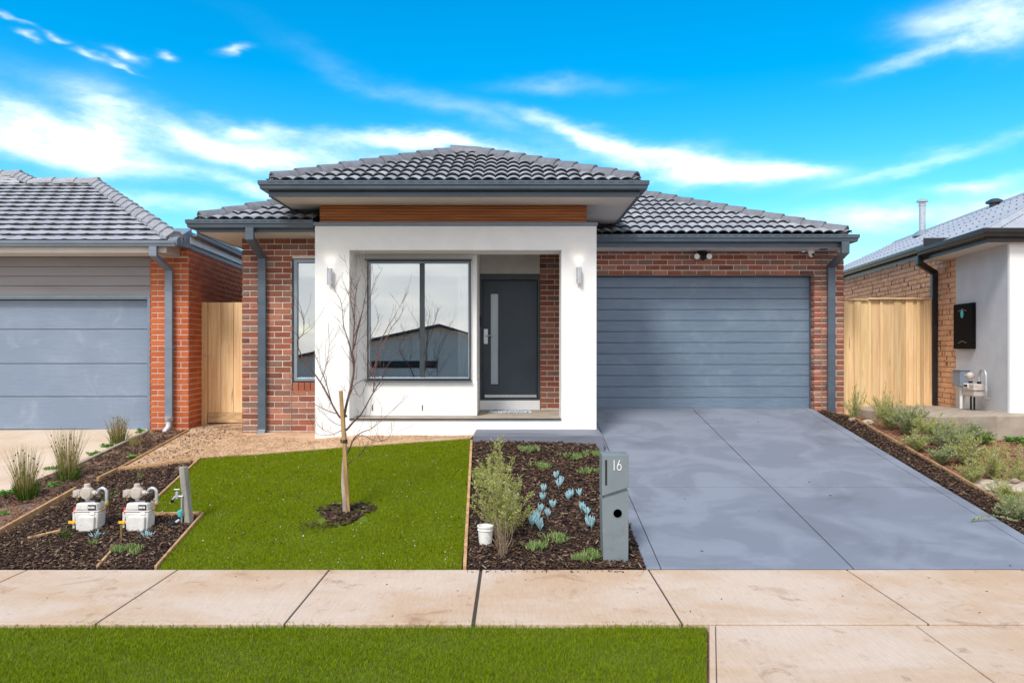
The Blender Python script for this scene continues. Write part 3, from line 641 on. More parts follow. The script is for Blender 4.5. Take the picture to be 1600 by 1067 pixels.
# bay with corner window
mb = MB(); mb.frame((-2.50, -.514, .955, 3.598), (-2.105, -.602, 1.478, 3.212), 10.742, 10.84); mb.box(-.60, -.516, 10.842, 11.86, .955, 3.598)
bay = mb.build('bay', M['render'], root, bev=.004)
mb = MB(); mb.box(-2.27, -.506, 10.715, 10.741, .955, 1.455); mb.build('bay_apron', M['render'], bay, bev=.006)
for x in (582, 660): mb = MB(); p = P(x, 637, 10.713); mb.box(p.x - .006, p.x + .006, 10.708, 10.716, p.z - .04, p.z + .04); mb.build('weep_slot', M['dark'], bay)
def window(x0, x1, z0, z1, y, mull=(), fr=.045, parent=root, dep=.09):
    mb = MB(); mb.frame((x0, x1, z0, z1), (x0 + fr, x1 - fr, z0 + fr, z1 - fr), y, y + dep); wdo = mb.build('window', M['frame'], parent, bev=.005)
    mb = MB(); mb.frame((x0 - .004, x1 + .004, z0 - .004, z1 + .004), (x0 + .012, x1 - .012, z0 + .012, z1 - .012), y - .012, y + .002); mb.build('outer_frame', M['metal_b'], wdo)
    edges = [x0 + fr] + [m for q in mull for m in q] + [x1 - fr]
    for a, b in mull: mb = MB(); mb.box(a, b, y + .012, y + dep - .01, z0 + fr, z1 - fr); mb.build('mullion', M['metal_d'], wdo, bev=.004)
    for a, b in zip(edges[::2], edges[1::2]): mb = MB(); mb.box(a - .003, b + .003, y + .045, y + .051, z0 + fr - .003, z1 - fr + .003); mb.build('pane', M['glass'], wdo)
    return wdo
w1 = window(-2.10, -.607, 1.483, 3.207, 10.70, mull=[(-1.345, -1.275)], fr=.032)
mb = MB(); mb.box(-2.14, -.585, 10.662, 10.742, 3.212, 3.232); mb.build('head_flashing', M['metal'], w1, bev=.004)
mb = MB(); mb.hexa([(-2.14, 10.66, 1.452), (-.58, 10.66, 1.452), (-.58, 10.74, 1.455), (-2.14, 10.74, 1.455), (-2.14, 10.66, 1.464), (-.58, 10.66, 1.464), (-.58, 10.74, 1.478), (-2.14, 10.74, 1.478)]); mb.build('sill', M['metal'], w1, bev=.003)
w2 = window(-3.236, -2.60, 1.445, 3.26, 10.87, fr=.06)
# room seen through the glass
rm = MB(); x0, x1, y0, y1, z0, z1 = -3.86, -.62, 10.97, 14.5, .96, 3.45
rm.quad((x0, y0, z0), (x0, y1, z0), (x0, y1, z1), (x0, y0, z1)); rm.quad((x1, 10.85, z0), (x1, y1, z0), (x1, y1, z1), (x1, 10.85, z1)); rm.quad((x0, y1, z0), (x1, y1, z0), (x1, y1, z1), (x0, y1, z1)); rm.quad((x0, 10.97, z1), (x1, 10.86, z1), (x1, y1, z1), (x0, y1, z1))
ro = rm.build('room', M['roomw'], root)
mb = MB(); mb.box(x0, x1, 10.97, y1, z0 - .03, z0); mb.build('floor', M['roomf'], ro)
for a, b in ((-2.07, -1.35), (-1.27, -.66)):
    mb = MB(); mb.box(a, b, 10.84, 10.86, 3.01, 3.20); mb.tube([(a, 10.85, 3.01), (b, 10.85, 3.01)], .012, 6); mb.build('roller_blind', M['blind'], ro)
mb = MB(); pts = [(-.80 + .022 * i, 10.90 + .02 * (i % 2)) for i in range(8)]
for a, b in zip(pts, pts[1:]): mb.quad((a[0], a[1], 1.49), (b[0], b[1], 1.49), (b[0], b[1], 3.15), (a[0], a[1], 3.15))
mb.build('curtain', M['blind'], ro)
mb = MB(); mb.box(-3.17, -2.66, 11.0, 11.012, 3.0, 3.22); mb.build('roller_blind', M['blind'], ro)
mb = MB(); mb.tube([(-3.45, 14.3, 3.45), (-3.45, 14.3, 2.95)], .006, 5); mb.lathe((-3.45, 14.3, 2.88), [(.02, .09), (.06, .04), (.07, 0), (.05, -.05), (.0, -.07)], 12); mb.build('pendant_lamp', M['brass'], ro)
mb = MB(); mb.frame((-2.28, -2.02, 2.10, 3.02), (-2.24, -2.06, 2.15, 2.97), 14.44, 14.48); mb.build('picture_frame', M['interior_frame'], ro, bev=.005)
sofa = thing('sofa', (-1.8, 11.5, .97), 'dark blue-grey fabric sofa with its back to the big front window', 'sofa')
mb = MB(); mb.box(-2.32, -1.36, 11.15, 11.36, .98, 1.91); mb.build('backrest', M['couch'], sofa, bev=.07)
mb = MB(); mb.box(-1.44, -1.24, 11.17, 12.0, .98, 1.66); mb.build('armrest', M['couch'], sofa, bev=.06); mb = MB(); mb.box(-2.5, -2.33, 11.17, 12.0, .98, 1.66); mb.build('armrest', M['couch'], sofa, bev=.06)
mb = MB(); mb.box(-2.33, -1.44, 11.36, 12.0, .98, 1.42); mb.build('seat', M['couch'], sofa, bev=.05)
# entrance
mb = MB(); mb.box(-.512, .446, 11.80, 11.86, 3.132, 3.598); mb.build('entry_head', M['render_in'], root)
mb = MB(); mb.box(-.512, .446, 11.79, 11.86, .955, 1.105); mb.build('riser', M['render'], root)
dr = thing('front_door', (0, 0, 0), None, None) if False else None
mb = MB(); mb.frame((-.510, .445, 1.107, 3.130), (-.475, .412, 1.135, 3.035), 11.80, 11.93); mb.box(-.475, .412, 11.925, 11.94, 1.1, 3.06)
df = mb.build('front_door', M['metal_d'], root, bev=.004)
gx0, gx1, gz0, gz1 = -.346, -.218, 1.355, 2.82
mb = MB(); mb.frame((-.472, .409, 1.145, 3.032), (gx0, gx1, gz0, gz1), 11.885, 11.925); mb.build('door_leaf', M['door'], df, bev=.004)
mb = MB(); mb.box(gx0, gx1, 11.898, 11.906, gz0, gz1); mb.build('glass_strip', M['frost'], df)
mb = MB(); mb.frame((gx0 - .012, gx1 + .012, gz0 - .012, gz1 + .012), (gx0 + .004, gx1 - .004, gz0 + .004, gz1 - .004), 11.879, 11.886); mb.build('glazing_bead', M['metal_b'], df)
mb = MB(); mb.box(-.455, -.390, 11.868, 11.885, 2.01, 2.25); mb.tube([(-.42, 11.868, 2.14), (-.42, 11.82, 2.14), (-.30, 11.82, 2.14)], .011, 8); mb.build('handle', M['chrome'], df, bev=.003)
mb = MB(); mb.box(-.44, .395, 11.872, 11.886, 1.147, 1.19); mb.build('weather_bar', M['alu'], df)
mb = MB(); mb.box(-.512, -.492, 11.70, 11.74, 2.27, 2.45); mb.build('door_bell', M['plastic_b'], root, bev=.006)
# roofs
E0 = 4.105; cx0, cx1 = -3.196, 1.677; ry = 9.67; run = 2.24; vv = run / CP; rz = E0 + PIT * run
rf = roof_face(H, (cx0, ry - .02, E0), (1, 0, 0), (0, CP, SP), [(0, 0), (cx1 - cx0, 0), (cx1 - cx0 - run, vv), (run, vv)], 'roll', .33, .34, M['tile'])
Ls = 2 * run
roof_face(H, (cx0, ry + Ls, E0), (0, -1, 0), (CP, 0, SP), [(0, 0), (Ls, 0), (Ls - run, vv)], 'roll', .33, .34, M['tile'], False)
roof_face(H, (cx1, ry, E0), (0, 1, 0), (-CP, 0, SP), [(0, 0), (Ls, 0), (Ls - run, vv)], 'roll', .33, .34, M['tile'], False)
roof_face(H, (cx1, ry + Ls, E0), (-1, 0, 0), (0, -CP, SP), [(0, 0), (cx1 - cx0, 0), (cx1 - cx0 - run, vv), (run, vv)], 'roll', .33, .34, M['tile'], False)
up = .055
caps(H, (cx0 + .05, ry + .03, E0 + up), (cx0 + run, ry + run, rz + up), M['cap'], rf); caps(H, (cx1 - .05, ry + .03, E0 + up), (cx1 - run, ry + run, rz + up), M['cap'], rf)
caps(H, (cx0 + run - .03, ry + run, rz + up + .01), (cx1 - run + .03, ry + run, rz + up + .01), M['cap'], rf)
gutter(H, [(cx0, ry + Ls), (cx0, ry), (cx1, ry), (cx1, ry + Ls)], M['metal'], 4.002); fascia(H, [(cx0, ry + Ls), (cx0, ry), (cx1, ry), (cx1, ry + Ls)], M['metal'], 3.925, .185)
def slots(pts, z, n0=.13):
    mb = MB(); a, b = Vector((*pts[0], z)), Vector((*pts[1], z)); d = (b - a); L_ = d.length; d.normalize(); o_ = Vector((d.y, -d.x, 0))
    for k in range(int(L_ / n0)): p = a + d * (k * n0 + .03) + o_ * .1085; mb.obox(p, d * .075, o_ * .003, (0, 0, .006))
    return mb.build('gutter_slots', M['dark'], root, kind='stuff')
slots([(cx0, ry), (cx1, ry)], 4.002 + .085); slots([(XL0_, 10.35), (-2.8, 10.35)], 3.614 + .085) if False else None
mb = MB(); mb.box(cx0 + .0, cx1 - .0, ry - .004, ry + .0, 3.985, 4.03); mb.build('painted_gutter_shade', M['metal_b'], root)  # black strip on the fascia, painting in the shade below the gutter
def ring_sheet(name, outer, inner, z, material, th=.012):
    mb = MB(); n = len(outer)
    for i in range(n - 1): a, b, c, d = outer[i], outer[i + 1], inner[i + 1], inner[i]; mb.hexa([(a[0], a[1], z), (b[0], b[1], z), (c[0], c[1], z), (d[0], d[1], z), (a[0], a[1], z + th), (b[0], b[1], z + th), (c[0], c[1], z + th), (d[0], d[1], z + th)])
    return mb.build(name, material, root)
ring_sheet('soffit', [(cx0 + .021, ry + Ls), (cx0 + .021, ry + .021), (cx1 - .021, ry + .021), (cx1 - .021, ry + Ls)], [(-2.71, ry + Ls), (-2.71, 10.36), (1.06, 10.36), (1.06, ry + Ls)], 3.942, M['soffit'])
EL, XL0 = 3.715, -4.44
rf = roof_face(H, (XL0, 10.33, EL), (1, 0, 0), (0, CP, SP), [(0, 0), (1.66, 0), (1.66, 1.66 / CP)], 'roll', .33, .34, M['tile']); roof_face(H, (XL0, 10.33, EL), (1, 0, 0), (0, CP, SP), [(1.66, .34), (4.36, .34), (4.36, 4.2 / CP), (4.2, 4.2 / CP), (1.66, 1.66 / CP)], 'roll', .33, .34, M['tile'], False, rf)
roof_face(H, (XL0, 18.75, EL), (0, -1, 0), (CP, 0, SP), [(0, 0), (8.4, 0), (4.2, 4.2 / CP)], 'roll', .33, .34, M['tile'], False)
caps(H, (XL0 + .05, 10.38, EL + up), (XL0 + 4.2, 14.55, EL + PIT * 4.2 + up), M['cap'], rf)
gutter(H, [(XL0, 18), (XL0, 10.35), (-2.772, 10.35)], M['metal'], 3.614); fascia(H, [(XL0, 18), (XL0, 10.35), (-2.757, 10.35)], M['metal'], 3.566)
ring_sheet('soffit', [(XL0 + .021, 18), (XL0 + .021, 10.371), (-2.757, 10.371)], [(-3.975, 18), (-3.975, 10.86), (-2.757, 10.86)], 3.568, M['soffit'])
rf = roof_face(H, (-.08, 11.53, EL), (1, 0, 0), (0, CP, SP), [(0, 0), (5.38, 0), (1.18, 4.2 / CP), (0, 4.2 / CP)], 'roll', .33, .34, M['tile'])
roof_face(H, (5.30, 11.53, EL), (0, 1, 0), (-CP, 0, SP), [(0, 0), (8.4, 0), (4.2, 4.2 / CP)], 'roll', .33, .34, M['tile'], False)
caps(H, (5.25, 11.58, EL + up), (1.10, 15.75, EL + PIT * 4.2 + up), M['cap'], rf)
gutter(H, [(1.20, 11.55), (5.30, 11.55), (5.30, 18)], M['metal'], 3.595); fascia(H, [(1.185, 11.55), (5.30, 11.55), (5.30, 18)], M['metal'], 3.520, .16)
mb = MB(); mb.box(1.185, 5.28, 11.571, 12.05, 3.522, 3.534); mb.build('soffit', M['soffit'], root)
mb = MB(); zr = EL + PIT * 4.2 - .02; mb.quad((-.24, 14.55, zr), (1.10, 15.75, zr), (5.3, 19.9, 3.7), (-4.44, 18.7, 3.7)); mb.build('roof_back', M['under'], root)
mb = MB(); mb.box(-3.9, 5.35, 15.5, 18.0, .5, 3.55); mb.build('rear_wall', M['render_in'], root)
def rectpipe(name, pts, wx, wy, material, parent, skew=(1, 0, 0)):
    pts = [Vector(p) for p in pts]; mb = MB(); sx = Vector(skew) * (wx / 2); vs_ = []
    for i, p in enumerate(pts):
        d0 = (p - pts[i - 1]).normalized() if i else None; d1 = (pts[i + 1] - p).normalized() if i < len(pts) - 1 else None; d0 = d0 or d1; d1 = d1 or d0
        t = (d0 + d1).normalized(); nn = t.cross(Vector(skew)).normalized() * (wy / 2) / max(.4, t.dot(d0)); vs_ += [p - sx - nn, p + sx - nn, p + sx + nn, p - sx + nn]
    n = len(pts); mb.add(vs_, [(i * 4 + k, i * 4 + (k + 1) % 4, (i + 1) * 4 + (k + 1) % 4, (i + 1) * 4 + k) for i in range(n - 1) for k in range(4)] + [(3, 2, 1, 0), tuple((n - 1) * 4 + k for k in range(4))])
    return mb.build(name, material, parent, bev=.006)
def straps(x, y, zs, wx, material, parent):
    for z in zs: mb = MB(); mb.box(x - wx / 2 - .006, x + wx / 2 + .006, y - .033, y - .027, z - .012, z + .012); mb.box(x - wx / 2 - .025, x - wx / 2, y + .018, y + .024, z - .012, z + .012); mb.box(x + wx / 2, x + wx / 2 + .025, y + .018, y + .024, z - .012, z + .012); mb.build('strap', material, parent)
slots([(XL0, 10.35), (-2.8, 10.35)], 3.699); slots([(1.2, 11.55), (5.3, 11.55)], 3.680)
dp = rectpipe('downpipe', [(-3.665, 10.295, 3.63), (-3.665, 10.295, 3.47), (-3.665, 10.80, 3.27), (-3.665, 10.80, .74), (-3.665, 10.74, .66)], .115, .06, M['metal'], root); straps(-3.665, 10.80, (2.6, 1.0), .115, M['metal'], dp)
dp = rectpipe('downpipe', [(5.20, 11.49, 3.60), (5.20, 11.49, 3.44), (5.20, 11.99, 3.27), (5.20, 11.99, .84)], .12, .06, M['metal'], root); straps(5.20, 11.99, (2.55, 1.35), .12, M['metal'], dp)
# lamps
def walllamp(x, z, label):
    t = thing('wall_lamp', (x, 10.205, z), label, 'lamp', 'steel wall lamps on the portico')
    mb = MB(); mb.lathe((x, 10.205, z), [(.030, -.11), (.037, -.112), (.037, .112), (.030, .11), (.030, .06)], 24); mb.build('cylinder_shade', M['chrome'], t, smooth=40)
    mb = MB(); mb.lathe((x, 10.255, z - .02), [(.022, -.04), (.022, .014)], 12, 'Y'); mb.build('wall_bracket', M['chrome'], t, smooth=40)
    m = MATS.get('lamp_glow')
    if not m:
        m = bpy.data.materials.new('lamp_glow'); m.use_nodes = True; b = m.node_tree.nodes['Principled BSDF']; b.inputs['Emission Color'].default_value = (1, .86, .66, 1); b.inputs['Emission Strength'].default_value = 1.5; MATS['lamp_glow'] = m
    for sgn in (1, -1):
        mb = MB(); mb.lathe((x, 10.205, z + sgn * .106), [(.029, -.002), (.029, .002)], 16); mb.build('bulb', m, t)
        ld = bpy.data.lights.new('lamp_light', 'SPOT'); ld.energy = .9; ld.spot_size = rad(105); ld.spot_blend = 1; ld.color = (1, .82, .6); ld.shadow_soft_size = .02
        lo = bpy.data.objects.new('lamp_light', ld); C.objects.link(lo); lo.parent = t; lo.location = (0, .0, sgn * .118); ld.shadow_soft_size = .03; lo.rotation_euler = (rad(180 - 8) if sgn > 0 else rad(8), 0, 0)
walllamp(-2.527, 2.93, 'steel cylinder wall lamp on the left portico pillar behind the bare tree'); walllamp(.929, 2.947, 'steel cylinder wall lamp on the right portico pillar beside the garage')
t = thing('security_light', (3.08, 11.95, 3.5), 'black twin-head sensor floodlight under the eave above the garage door', 'light')
mb = MB(); mb.box(3.02, 3.16, 11.93, 12.03, 3.46, 3.52); mb.build('bracket', M['plastic_b'], t, bev=.01)
for s in (-1, 1):
    mb = MB(); c = Vector((3.085 + s * .10, 11.88, 3.42)); mb.tube([c + Vector((-s * .06, .06, .05)), c + Vector((0, .03, 0))], .012, 6); mb.lathe(c, [(.05, 0), (.055, .01), (.045, .05), (.02, .06)], 16, 'Y'); hd = mb.build('lamp_head', M['plastic_b'], t, smooth=40)
    mb = MB(); mb.lathe(c, [(.046, -.006), (.046, .0)], 16, 'Y'); mb.build('lens', M['white'], hd)
mb = MB(); mb.lathe((3.09, 11.88, 3.40), [(.012, -.03), (.035, -.02), (.04, .01), (.035, .05), (.0, .06)], 14, 'Y'); mb.build('sensor', M['plastic_b'], t, smooth=40)
t = thing('security_camera', (4.83, 11.9, 3.5), 'small white dome camera under the eave right of the garage door', 'camera')
mb = MB(); mb.lathe((4.83, 11.88, 3.47), [(.055, .05), (.055, .03), (.045, .01), (.04, -.03), (.022, -.055), (.0, -.06)], 18); mb.build('housing', M['white'], t, smooth=40)
mb = MB(); mb.lathe((4.84, 11.835, 3.445), [(.0, -.012), (.018, -.01), (.02, .01)], 12, 'Y'); mb.build('lens', M['plastic_b'], t)
mb = MB(); mb.lathe((4.97, 11.75, 3.521), [(.06, -.012), (.066, .001)], 20); o = mb.build('soffit_plate', M['blue'], root)
mb = MB(); mb.box(-.36, .30, 11.25, 11.70, .954, .966); tag(mb.build('door_mat', M['mat_b'], bev=.004), 'blue and white striped mat in front of the dark entry door', 'mat')

# ================================================================ left neighbour
root = rl = thing('house', (-7, 12, .6), 'orange-red brick neighbour house with light grey tiled roof and pale blue garage door', 'house')
HL = House(rl); du = Vector((-.087, 1, 0)).normalized()
HL.wall((-5.652, 11.5, 0), (1, 0, 0), .602, .50, 3.37, M['brick_o'], M['mortar_l'], zb=.61, shift=0)
HL.wall((-5.20, 11.502, 0), (1, 0, 0), .15, 3.372, 3.60, M['brick_o'], M['mortar_l'], zb=.61, shift=.05)
HL.wall(Vector((-5.05, 11.504, 0)) + du * .02, du, 5.5, .45, 3.575, M['brick_o'], M['mortar_l'], zb=.61, shift=.0)
HL.finish(300)
mb = MB(); mb.box(-5.655, -5.045, 11.49, 11.6, .3, .607); mb.build('plinth', M['slabc'], rl)
mb = MB(); mb.box(-13, -5.69, 11.66, 11.70, .60, 2.72); g2 = mb.build('garage_door', M['metal_b'], rl)
zz_ = [2.70, 2.235, 1.695, 1.175, .655]
for a, b in zip(zz_, zz_[1:]): mb = MB(); mb.box(-13, -5.69, 11.62, 11.66, b + .006, a - .004); mb.build('panel', M['gpanel_l'], g2, bev=.006)
mb = MB(); mb.box(-13, -5.69, 11.61, 11.66, .635, .66); mb.build('bottom_seal', M['rubber'], g2)
mb = MB(); mb.box(-5.70, -5.655, 11.50, 11.66, .62, 2.72); mb.box(-13, -5.655, 11.50, 11.66, 2.722, 2.765); mb.build('door_frame', M['metal_l'], rl, bev=.004)
zc = 2.768
for i in range(4): mb = MB(); mb.box(-13, -5.655, 11.53, 11.56, zc + i * .1505, zc + i * .1505 + .145); mb.build('cladding_board', M['board'], rl, bev=.005)
mb = MB(); mb.box(-13, -5.655, 11.56, 11.6, 2.76, 3.4); mb.build('wall', M['metal_d'], rl)
mb = MB(); mb.box(-13, -5.21, 11.05, 11.07, 3.372, 3.50); mb.build('fascia', M['soffit'], rl)
mb = MB(); mb.box(-13, -5.21, 11.07, 11.53, 3.372, 3.384); mb.prism([(11.05, 3.372), (11.55, 3.372), (11.55, 3.60), (11.05, 3.50)], 'X', -5.209, -5.19); mb.build('soffit', M['soffit'], rl)
sweep([(x * .95, z * .75) for x, z in GUT], [(-13, 11.05, 3.455), (-5.02, 11.05, 3.455)]).build('gutter', M['metal_l'], rl, smooth=35)
A_ = Vector((-5.02, 10.98, 3.47)); B_ = Vector((-5.03, 11.52, 3.70)); mb = MB(); mb.obox(A_ + Vector((-.12, 0, 0)), (.14, 0, 0), B_ - A_, (0, 0, .09)); mb.obox(A_ + Vector((-.25, .03, .10)), (.27, 0, 0), B_ - A_, (0, 0, .02)); mb.build('barge_flashing', M['metal_l'], rl, bev=.006)
S0 = Vector((-5.045, 11.50, 0)); Sn = Vector((du.y, -du.x, 0))
mb = MB(); mb.obox(S0 + Vector((0, 0, 3.572)), du * 5.5, Sn * .03, (0, 0, .13)); mb.build('side_fascia', M['white'], rl)
mb = MB(); mb.obox(S0 - Sn * .14 + du * .1 + Vector((0, 0, 3.5)), du * 5.3, Sn * .138, (0, 0, .27)); mb.hexa([(-5.24, 11.06, 3.50), (-5.035, 11.06, 3.50), (-5.035, 11.60, 3.50), (-5.24, 11.60, 3.50), (-5.24, 11.06, 3.53), (-5.035, 11.06, 3.53), (-5.035, 11.60, 3.73), (-5.24, 11.60, 3.73)]); mb.build('parapet', M['metal_l'], rl)
sweep([(x, z) for x, z in GUT], [tuple(S0 + du * 5.5 + Sn * .03 + Vector((0, 0, 3.687))), tuple(S0 + Sn * .03 + Vector((0, 0, 3.687)))][::-1]).build('side_gutter', M['metal_l'], rl, smooth=35)
q = [Vector((-13, 11.03, 3.53)), (1, 0, 0), (0, CP, SP)]
rA = roof_face(HL, *q, [(3.02, 0), (7.97, 0), (4.34, 4.64), (3.02, 4.64)], 'flat', .30, .34, M['tile_l'], stagger=.5)
roof_face(HL, *q, [(-.4, 0), (3.02, 0), (3.02, 4.64), (2.14, 5.58), (-.4, 5.58)], 'flat', .30, .34, M['tile_l'], stagger=.5)
mb = MB(); mb.quad((-5.03, 11.1, 3.5), (-8.66, 15.37, 5.32), (-8.66, 15.37, 3.5)); mb.quad((-8.66, 15.37, 5.32), (-13, 15.37, 5.32), (-13, 19, 3.5), (-8.66, 19, 3.5)); mb.build('roof_back', M['under'], rl)
def onL(X, v_): return Vector((X, 11.03 + v_ * CP, 3.53 + v_ * SP + .05))
caps(HL, onL(-5.06, .05), onL(-8.66, 4.64), M['cap_l'], rA, 'angle', .13, .36); caps(HL, onL(-8.60, 4.66), onL(-9.98, 4.66), M['cap_l'], rA, 'angle', .12, .4)
caps(HL, onL(-9.95, 4.66), onL(-10.86, 5.58), M['cap_l'], rA, 'angle', .13, .36); caps(HL, onL(-10.8, 5.6), onL(-13.2, 5.6), M['cap_l'], rA, 'angle', .12, .4)
HL.br = []; HL.finish(300)
dp = rectpipe('downpipe', [(-5.36, 11.0, 3.47), (-5.36, 11.0, 3.33), (-5.33, 11.44, 3.16), (-5.33, 11.44, .86)], .115, .055, M['metal_l'], rl); straps(-5.33, 11.44, (2.86, 1.95), .115, M['metal_l'], dp)
mb = MB(); mb.lathe((-5.33, 11.44, .8), [(.06, .08), (.062, .02), (.052, 0)], 16); mb.tube([(-5.33, 11.44, .82), (-5.33, 11.43, .72), (-5.36, 11.38, .66), (-5.37, 11.37, .58)], .05, 12); mb.build('pipe_shoe', M['galv'], rl, smooth=50)
mb = MB(); mb.box(-5.655, -5.4, 11.28, 11.48, .58, .645); mb.build('footing_block', M['slabc'], rl, bev=.01)

# ================================================================ right neighbour
rr = thing('house', (8.5, 13, .9), 'tan brick and grey rendered neighbour house with corrugated steel roof and black gutters', 'house')
HR = House(rr); dn = Vector((-.127, -1, 0)).normalized(); inr = Vector((-dn.y, dn.x, 0)); Nc = Vector((6.92, 10.24, 0))
far = Nc - dn * 9; Lb = 9 - (11.78 - 10.24) / abs(dn.y)
HR.wall(far, dn, Lb, .90, 3.56, M['brick_t'], M['mortar_r'], zb=.95)
HR.finish(300, pref=lambda b, px: 1315 < px < 1500 and (px > 1455 or b[0].z > 2.75))
a = far + dn * Lb - inr * .012; mb = MB(); mb.obox(a + Vector((0, 0, .90)), dn * (9 - Lb), inr * .13, (0, 0, 2.52)); mb.build('side_wall', M['render_grey'], rr)
mb = MB(); mb.box(Nc.x - .022, 13, 10.20, 10.245, .90, 3.39); mb.build('front_wall', M['render'], rr)
fc = Vector((6.52, 10.10, 0)); nf = fc - dn * 2.05
fas = [tuple(nf)[:2], (fc.x, fc.y), (13, 10.10)]
mb = sweep(GUT, [(x, y, 3.456) for x, y in fas]); mb.build('gutter', M['metal_b'], rr, smooth=35); mb = sweep(FAS, [(x, y, 3.39) for x, y in fas]); mb.build('fascia', M['metal_b'], rr)
ff = nf + inr * .39; fe = ff - dn * 10
mb = sweep(GUT, [(fe.x, fe.y, 3.63), (ff.x, ff.y, 3.63)]); mb.build('gutter', M['metal_b'], rr, smooth=35); mb = sweep(FAS, [(fe.x, fe.y, 3.56), (ff.x, ff.y, 3.56)]); mb.build('fascia', M['metal_b'], rr)
mb = MB(); w0 = Nc - dn * 2.05
for pts in ([(nf.x, nf.y), (fc.x + .02, fc.y + .02), (Nc.x, Nc.y), (w0.x, w0.y)], [(fc.x + .02, fc.y + .02), (13, 10.12), (13, 10.24), (Nc.x, Nc.y)]): mb.prism(pts, 'Z', 3.392, 3.404)
mb.build('soffit', M['soffit'], rr); mb = MB(); mb.obox(nf + Vector((0, 0, 3.392)), inr * .42, dn * .02, (0, 0, .36)); mb.build('soffit_end', M['metal_b'], rr)
PR = math.tan(rad(25)); uR = dn; vR = (inr * math.cos(rad(25)) + Vector((0, 0, math.sin(rad(25))))).normalized(); nR = uR.cross(vR); E = fc - dn * 12 + Vector((0, 0, 3.555))
def corr(E, u, v, nrm, us, vmin, vmax, mat_, name):
    mb = MB(); vs_ = []; n = 0
    for x in us:
        a, b = vmin(x), vmax(x)
        if b < a: b = a
        h = .0085 * math.sin(2 * math.pi * x / .076); vs_ += [E + u * x + v * a + nrm * h, E + u * x + v * b + nrm * h]; n += 1
    mb.add(vs_, [(2 * i, 2 * i + 2, 2 * i + 3, 2 * i + 1) for i in range(n - 1)]); return mb.build(name, mat_, rr, smooth=80)
hipv = lambda x: min(3.53, max(0, (12 - x)) * 3.53 / 3.2)
r1 = corr(E, uR, vR, nR, [i * .0127 for i in range(int(12 / .0127) + 1)], lambda x: .43 if x < 9.95 else 0., hipv, M['zinc'], 'roof')
Ef = fc + Vector((0, 0, 3.555)); vF = Vector((0, 2.8, 1.49)).normalized(); nF = Vector((1, 0, 0)).cross(vF)
corr(Ef, Vector((1, 0, 0)), vF, nF, [i * .0127 for i in range(int(6 / .0127) + 1)], lambda x: 0., lambda x: min(3.17, x / 3.58 * 3.17), M['zinc'], 'roof')
apex = Ef + Vector((3.58, 2.8, 1.49)); rback = E + vR * 3.53
def flash(a, b, s1, s2, wd=.11): mb = MB(); up_ = Vector((0, 0, .03)); mb.quad(a + up_, b + up_, b + s1 * wd + Vector((0, 0, .012)), a + s1 * wd + Vector((0, 0, .012))); mb.quad(a + up_, b + up_, b + s2 * wd + Vector((0, 0, .012)), a + s2 * wd + Vector((0, 0, .012))); mb.tube([a + up_, b + up_], .014, 6); return mb.build('ridge_flashing', M['zinc'], rr, smooth=30)
flash(Ef, apex, (Vector((1, 0, 0)) + vF * -.3).normalized(), -dn * .8 + vR * -.3); flash(apex, rback, -vR, Vector((.9, 0, -.42)))
mb = MB(); mb.quad(apex, rback, rback + Vector((6, 0, -2.8)), apex + Vector((6, 0, -2.8))); mb.build('roof_back', M['zinc'], rr)
sc = MB()
for k, vv_ in enumerate([.12, .62, 1.25, 1.9, 2.55, 3.2]):
    x = 0.019 + .0 
    while x < 12:
        if vv_ < hipv(x) - .05 and (x > 9.95 or vv_ > .5): p = E + uR * x + vR * vv_ + nR * .012; sc.obox(p, uR * .018, vR * .018, nR * .012)
        x += .228
sc.build('roof_screws', M['metal_d'], r1, kind='stuff')
mb = MB(); b0 = P(1441, 362, 18.0); mb.lathe(b0, [(.075, -.2), (.075, .62), (.085, .63), (.085, .66), (.075, .66), (.075, .70), (.13, .72), (.13, .76), (.05, .79)], 16); fl = mb.build('flue_pipe', M['galv'], rr, smooth=40)
mb = MB(); mb.lathe(b0, [(.22, -.12), (.16, -.02), (.08, .03)], 16); mb.build('flashing_collar', M['metal_l'], fl, smooth=40)
mb = MB(); c = P(1554, 322, 15.8); mb.lathe(c, [(.10, -.08), (.10, .05), (.17, .06), (.17, .10), (.08, .15)], 14); mb.build('roof_vent', M['metal_d'], rr, smooth=40)
# downpipes
dq = nf - inr * .05 + Vector((0, 0, 0)); ws_ = Nc - dn * 1.98 - inr * .05; wq = Nc + (-dn) * 2.25 - inr * .05
dp = rectpipe('downpipe', [(dq.x, dq.y + .02, 3.47), (dq.x, dq.y + .02, 3.34), (wq.x, wq.y, 3.22), (wq.x, wq.y, .99)], .10, .08, M['metal_b'], rr, skew=tuple(dn))
q0 = fe + (ff - fe) * .44 - inr * .05; q1 = q0 + inr * .33
rectpipe('downpipe', [(q0.x, q0.y, 3.64), (q0.x, q0.y, 3.40), (q1.x, q1.y, 3.25), (q1.x, q1.y, 1.2)], .10, .06, M['metal_b'], rr, skew=tuple(dn))
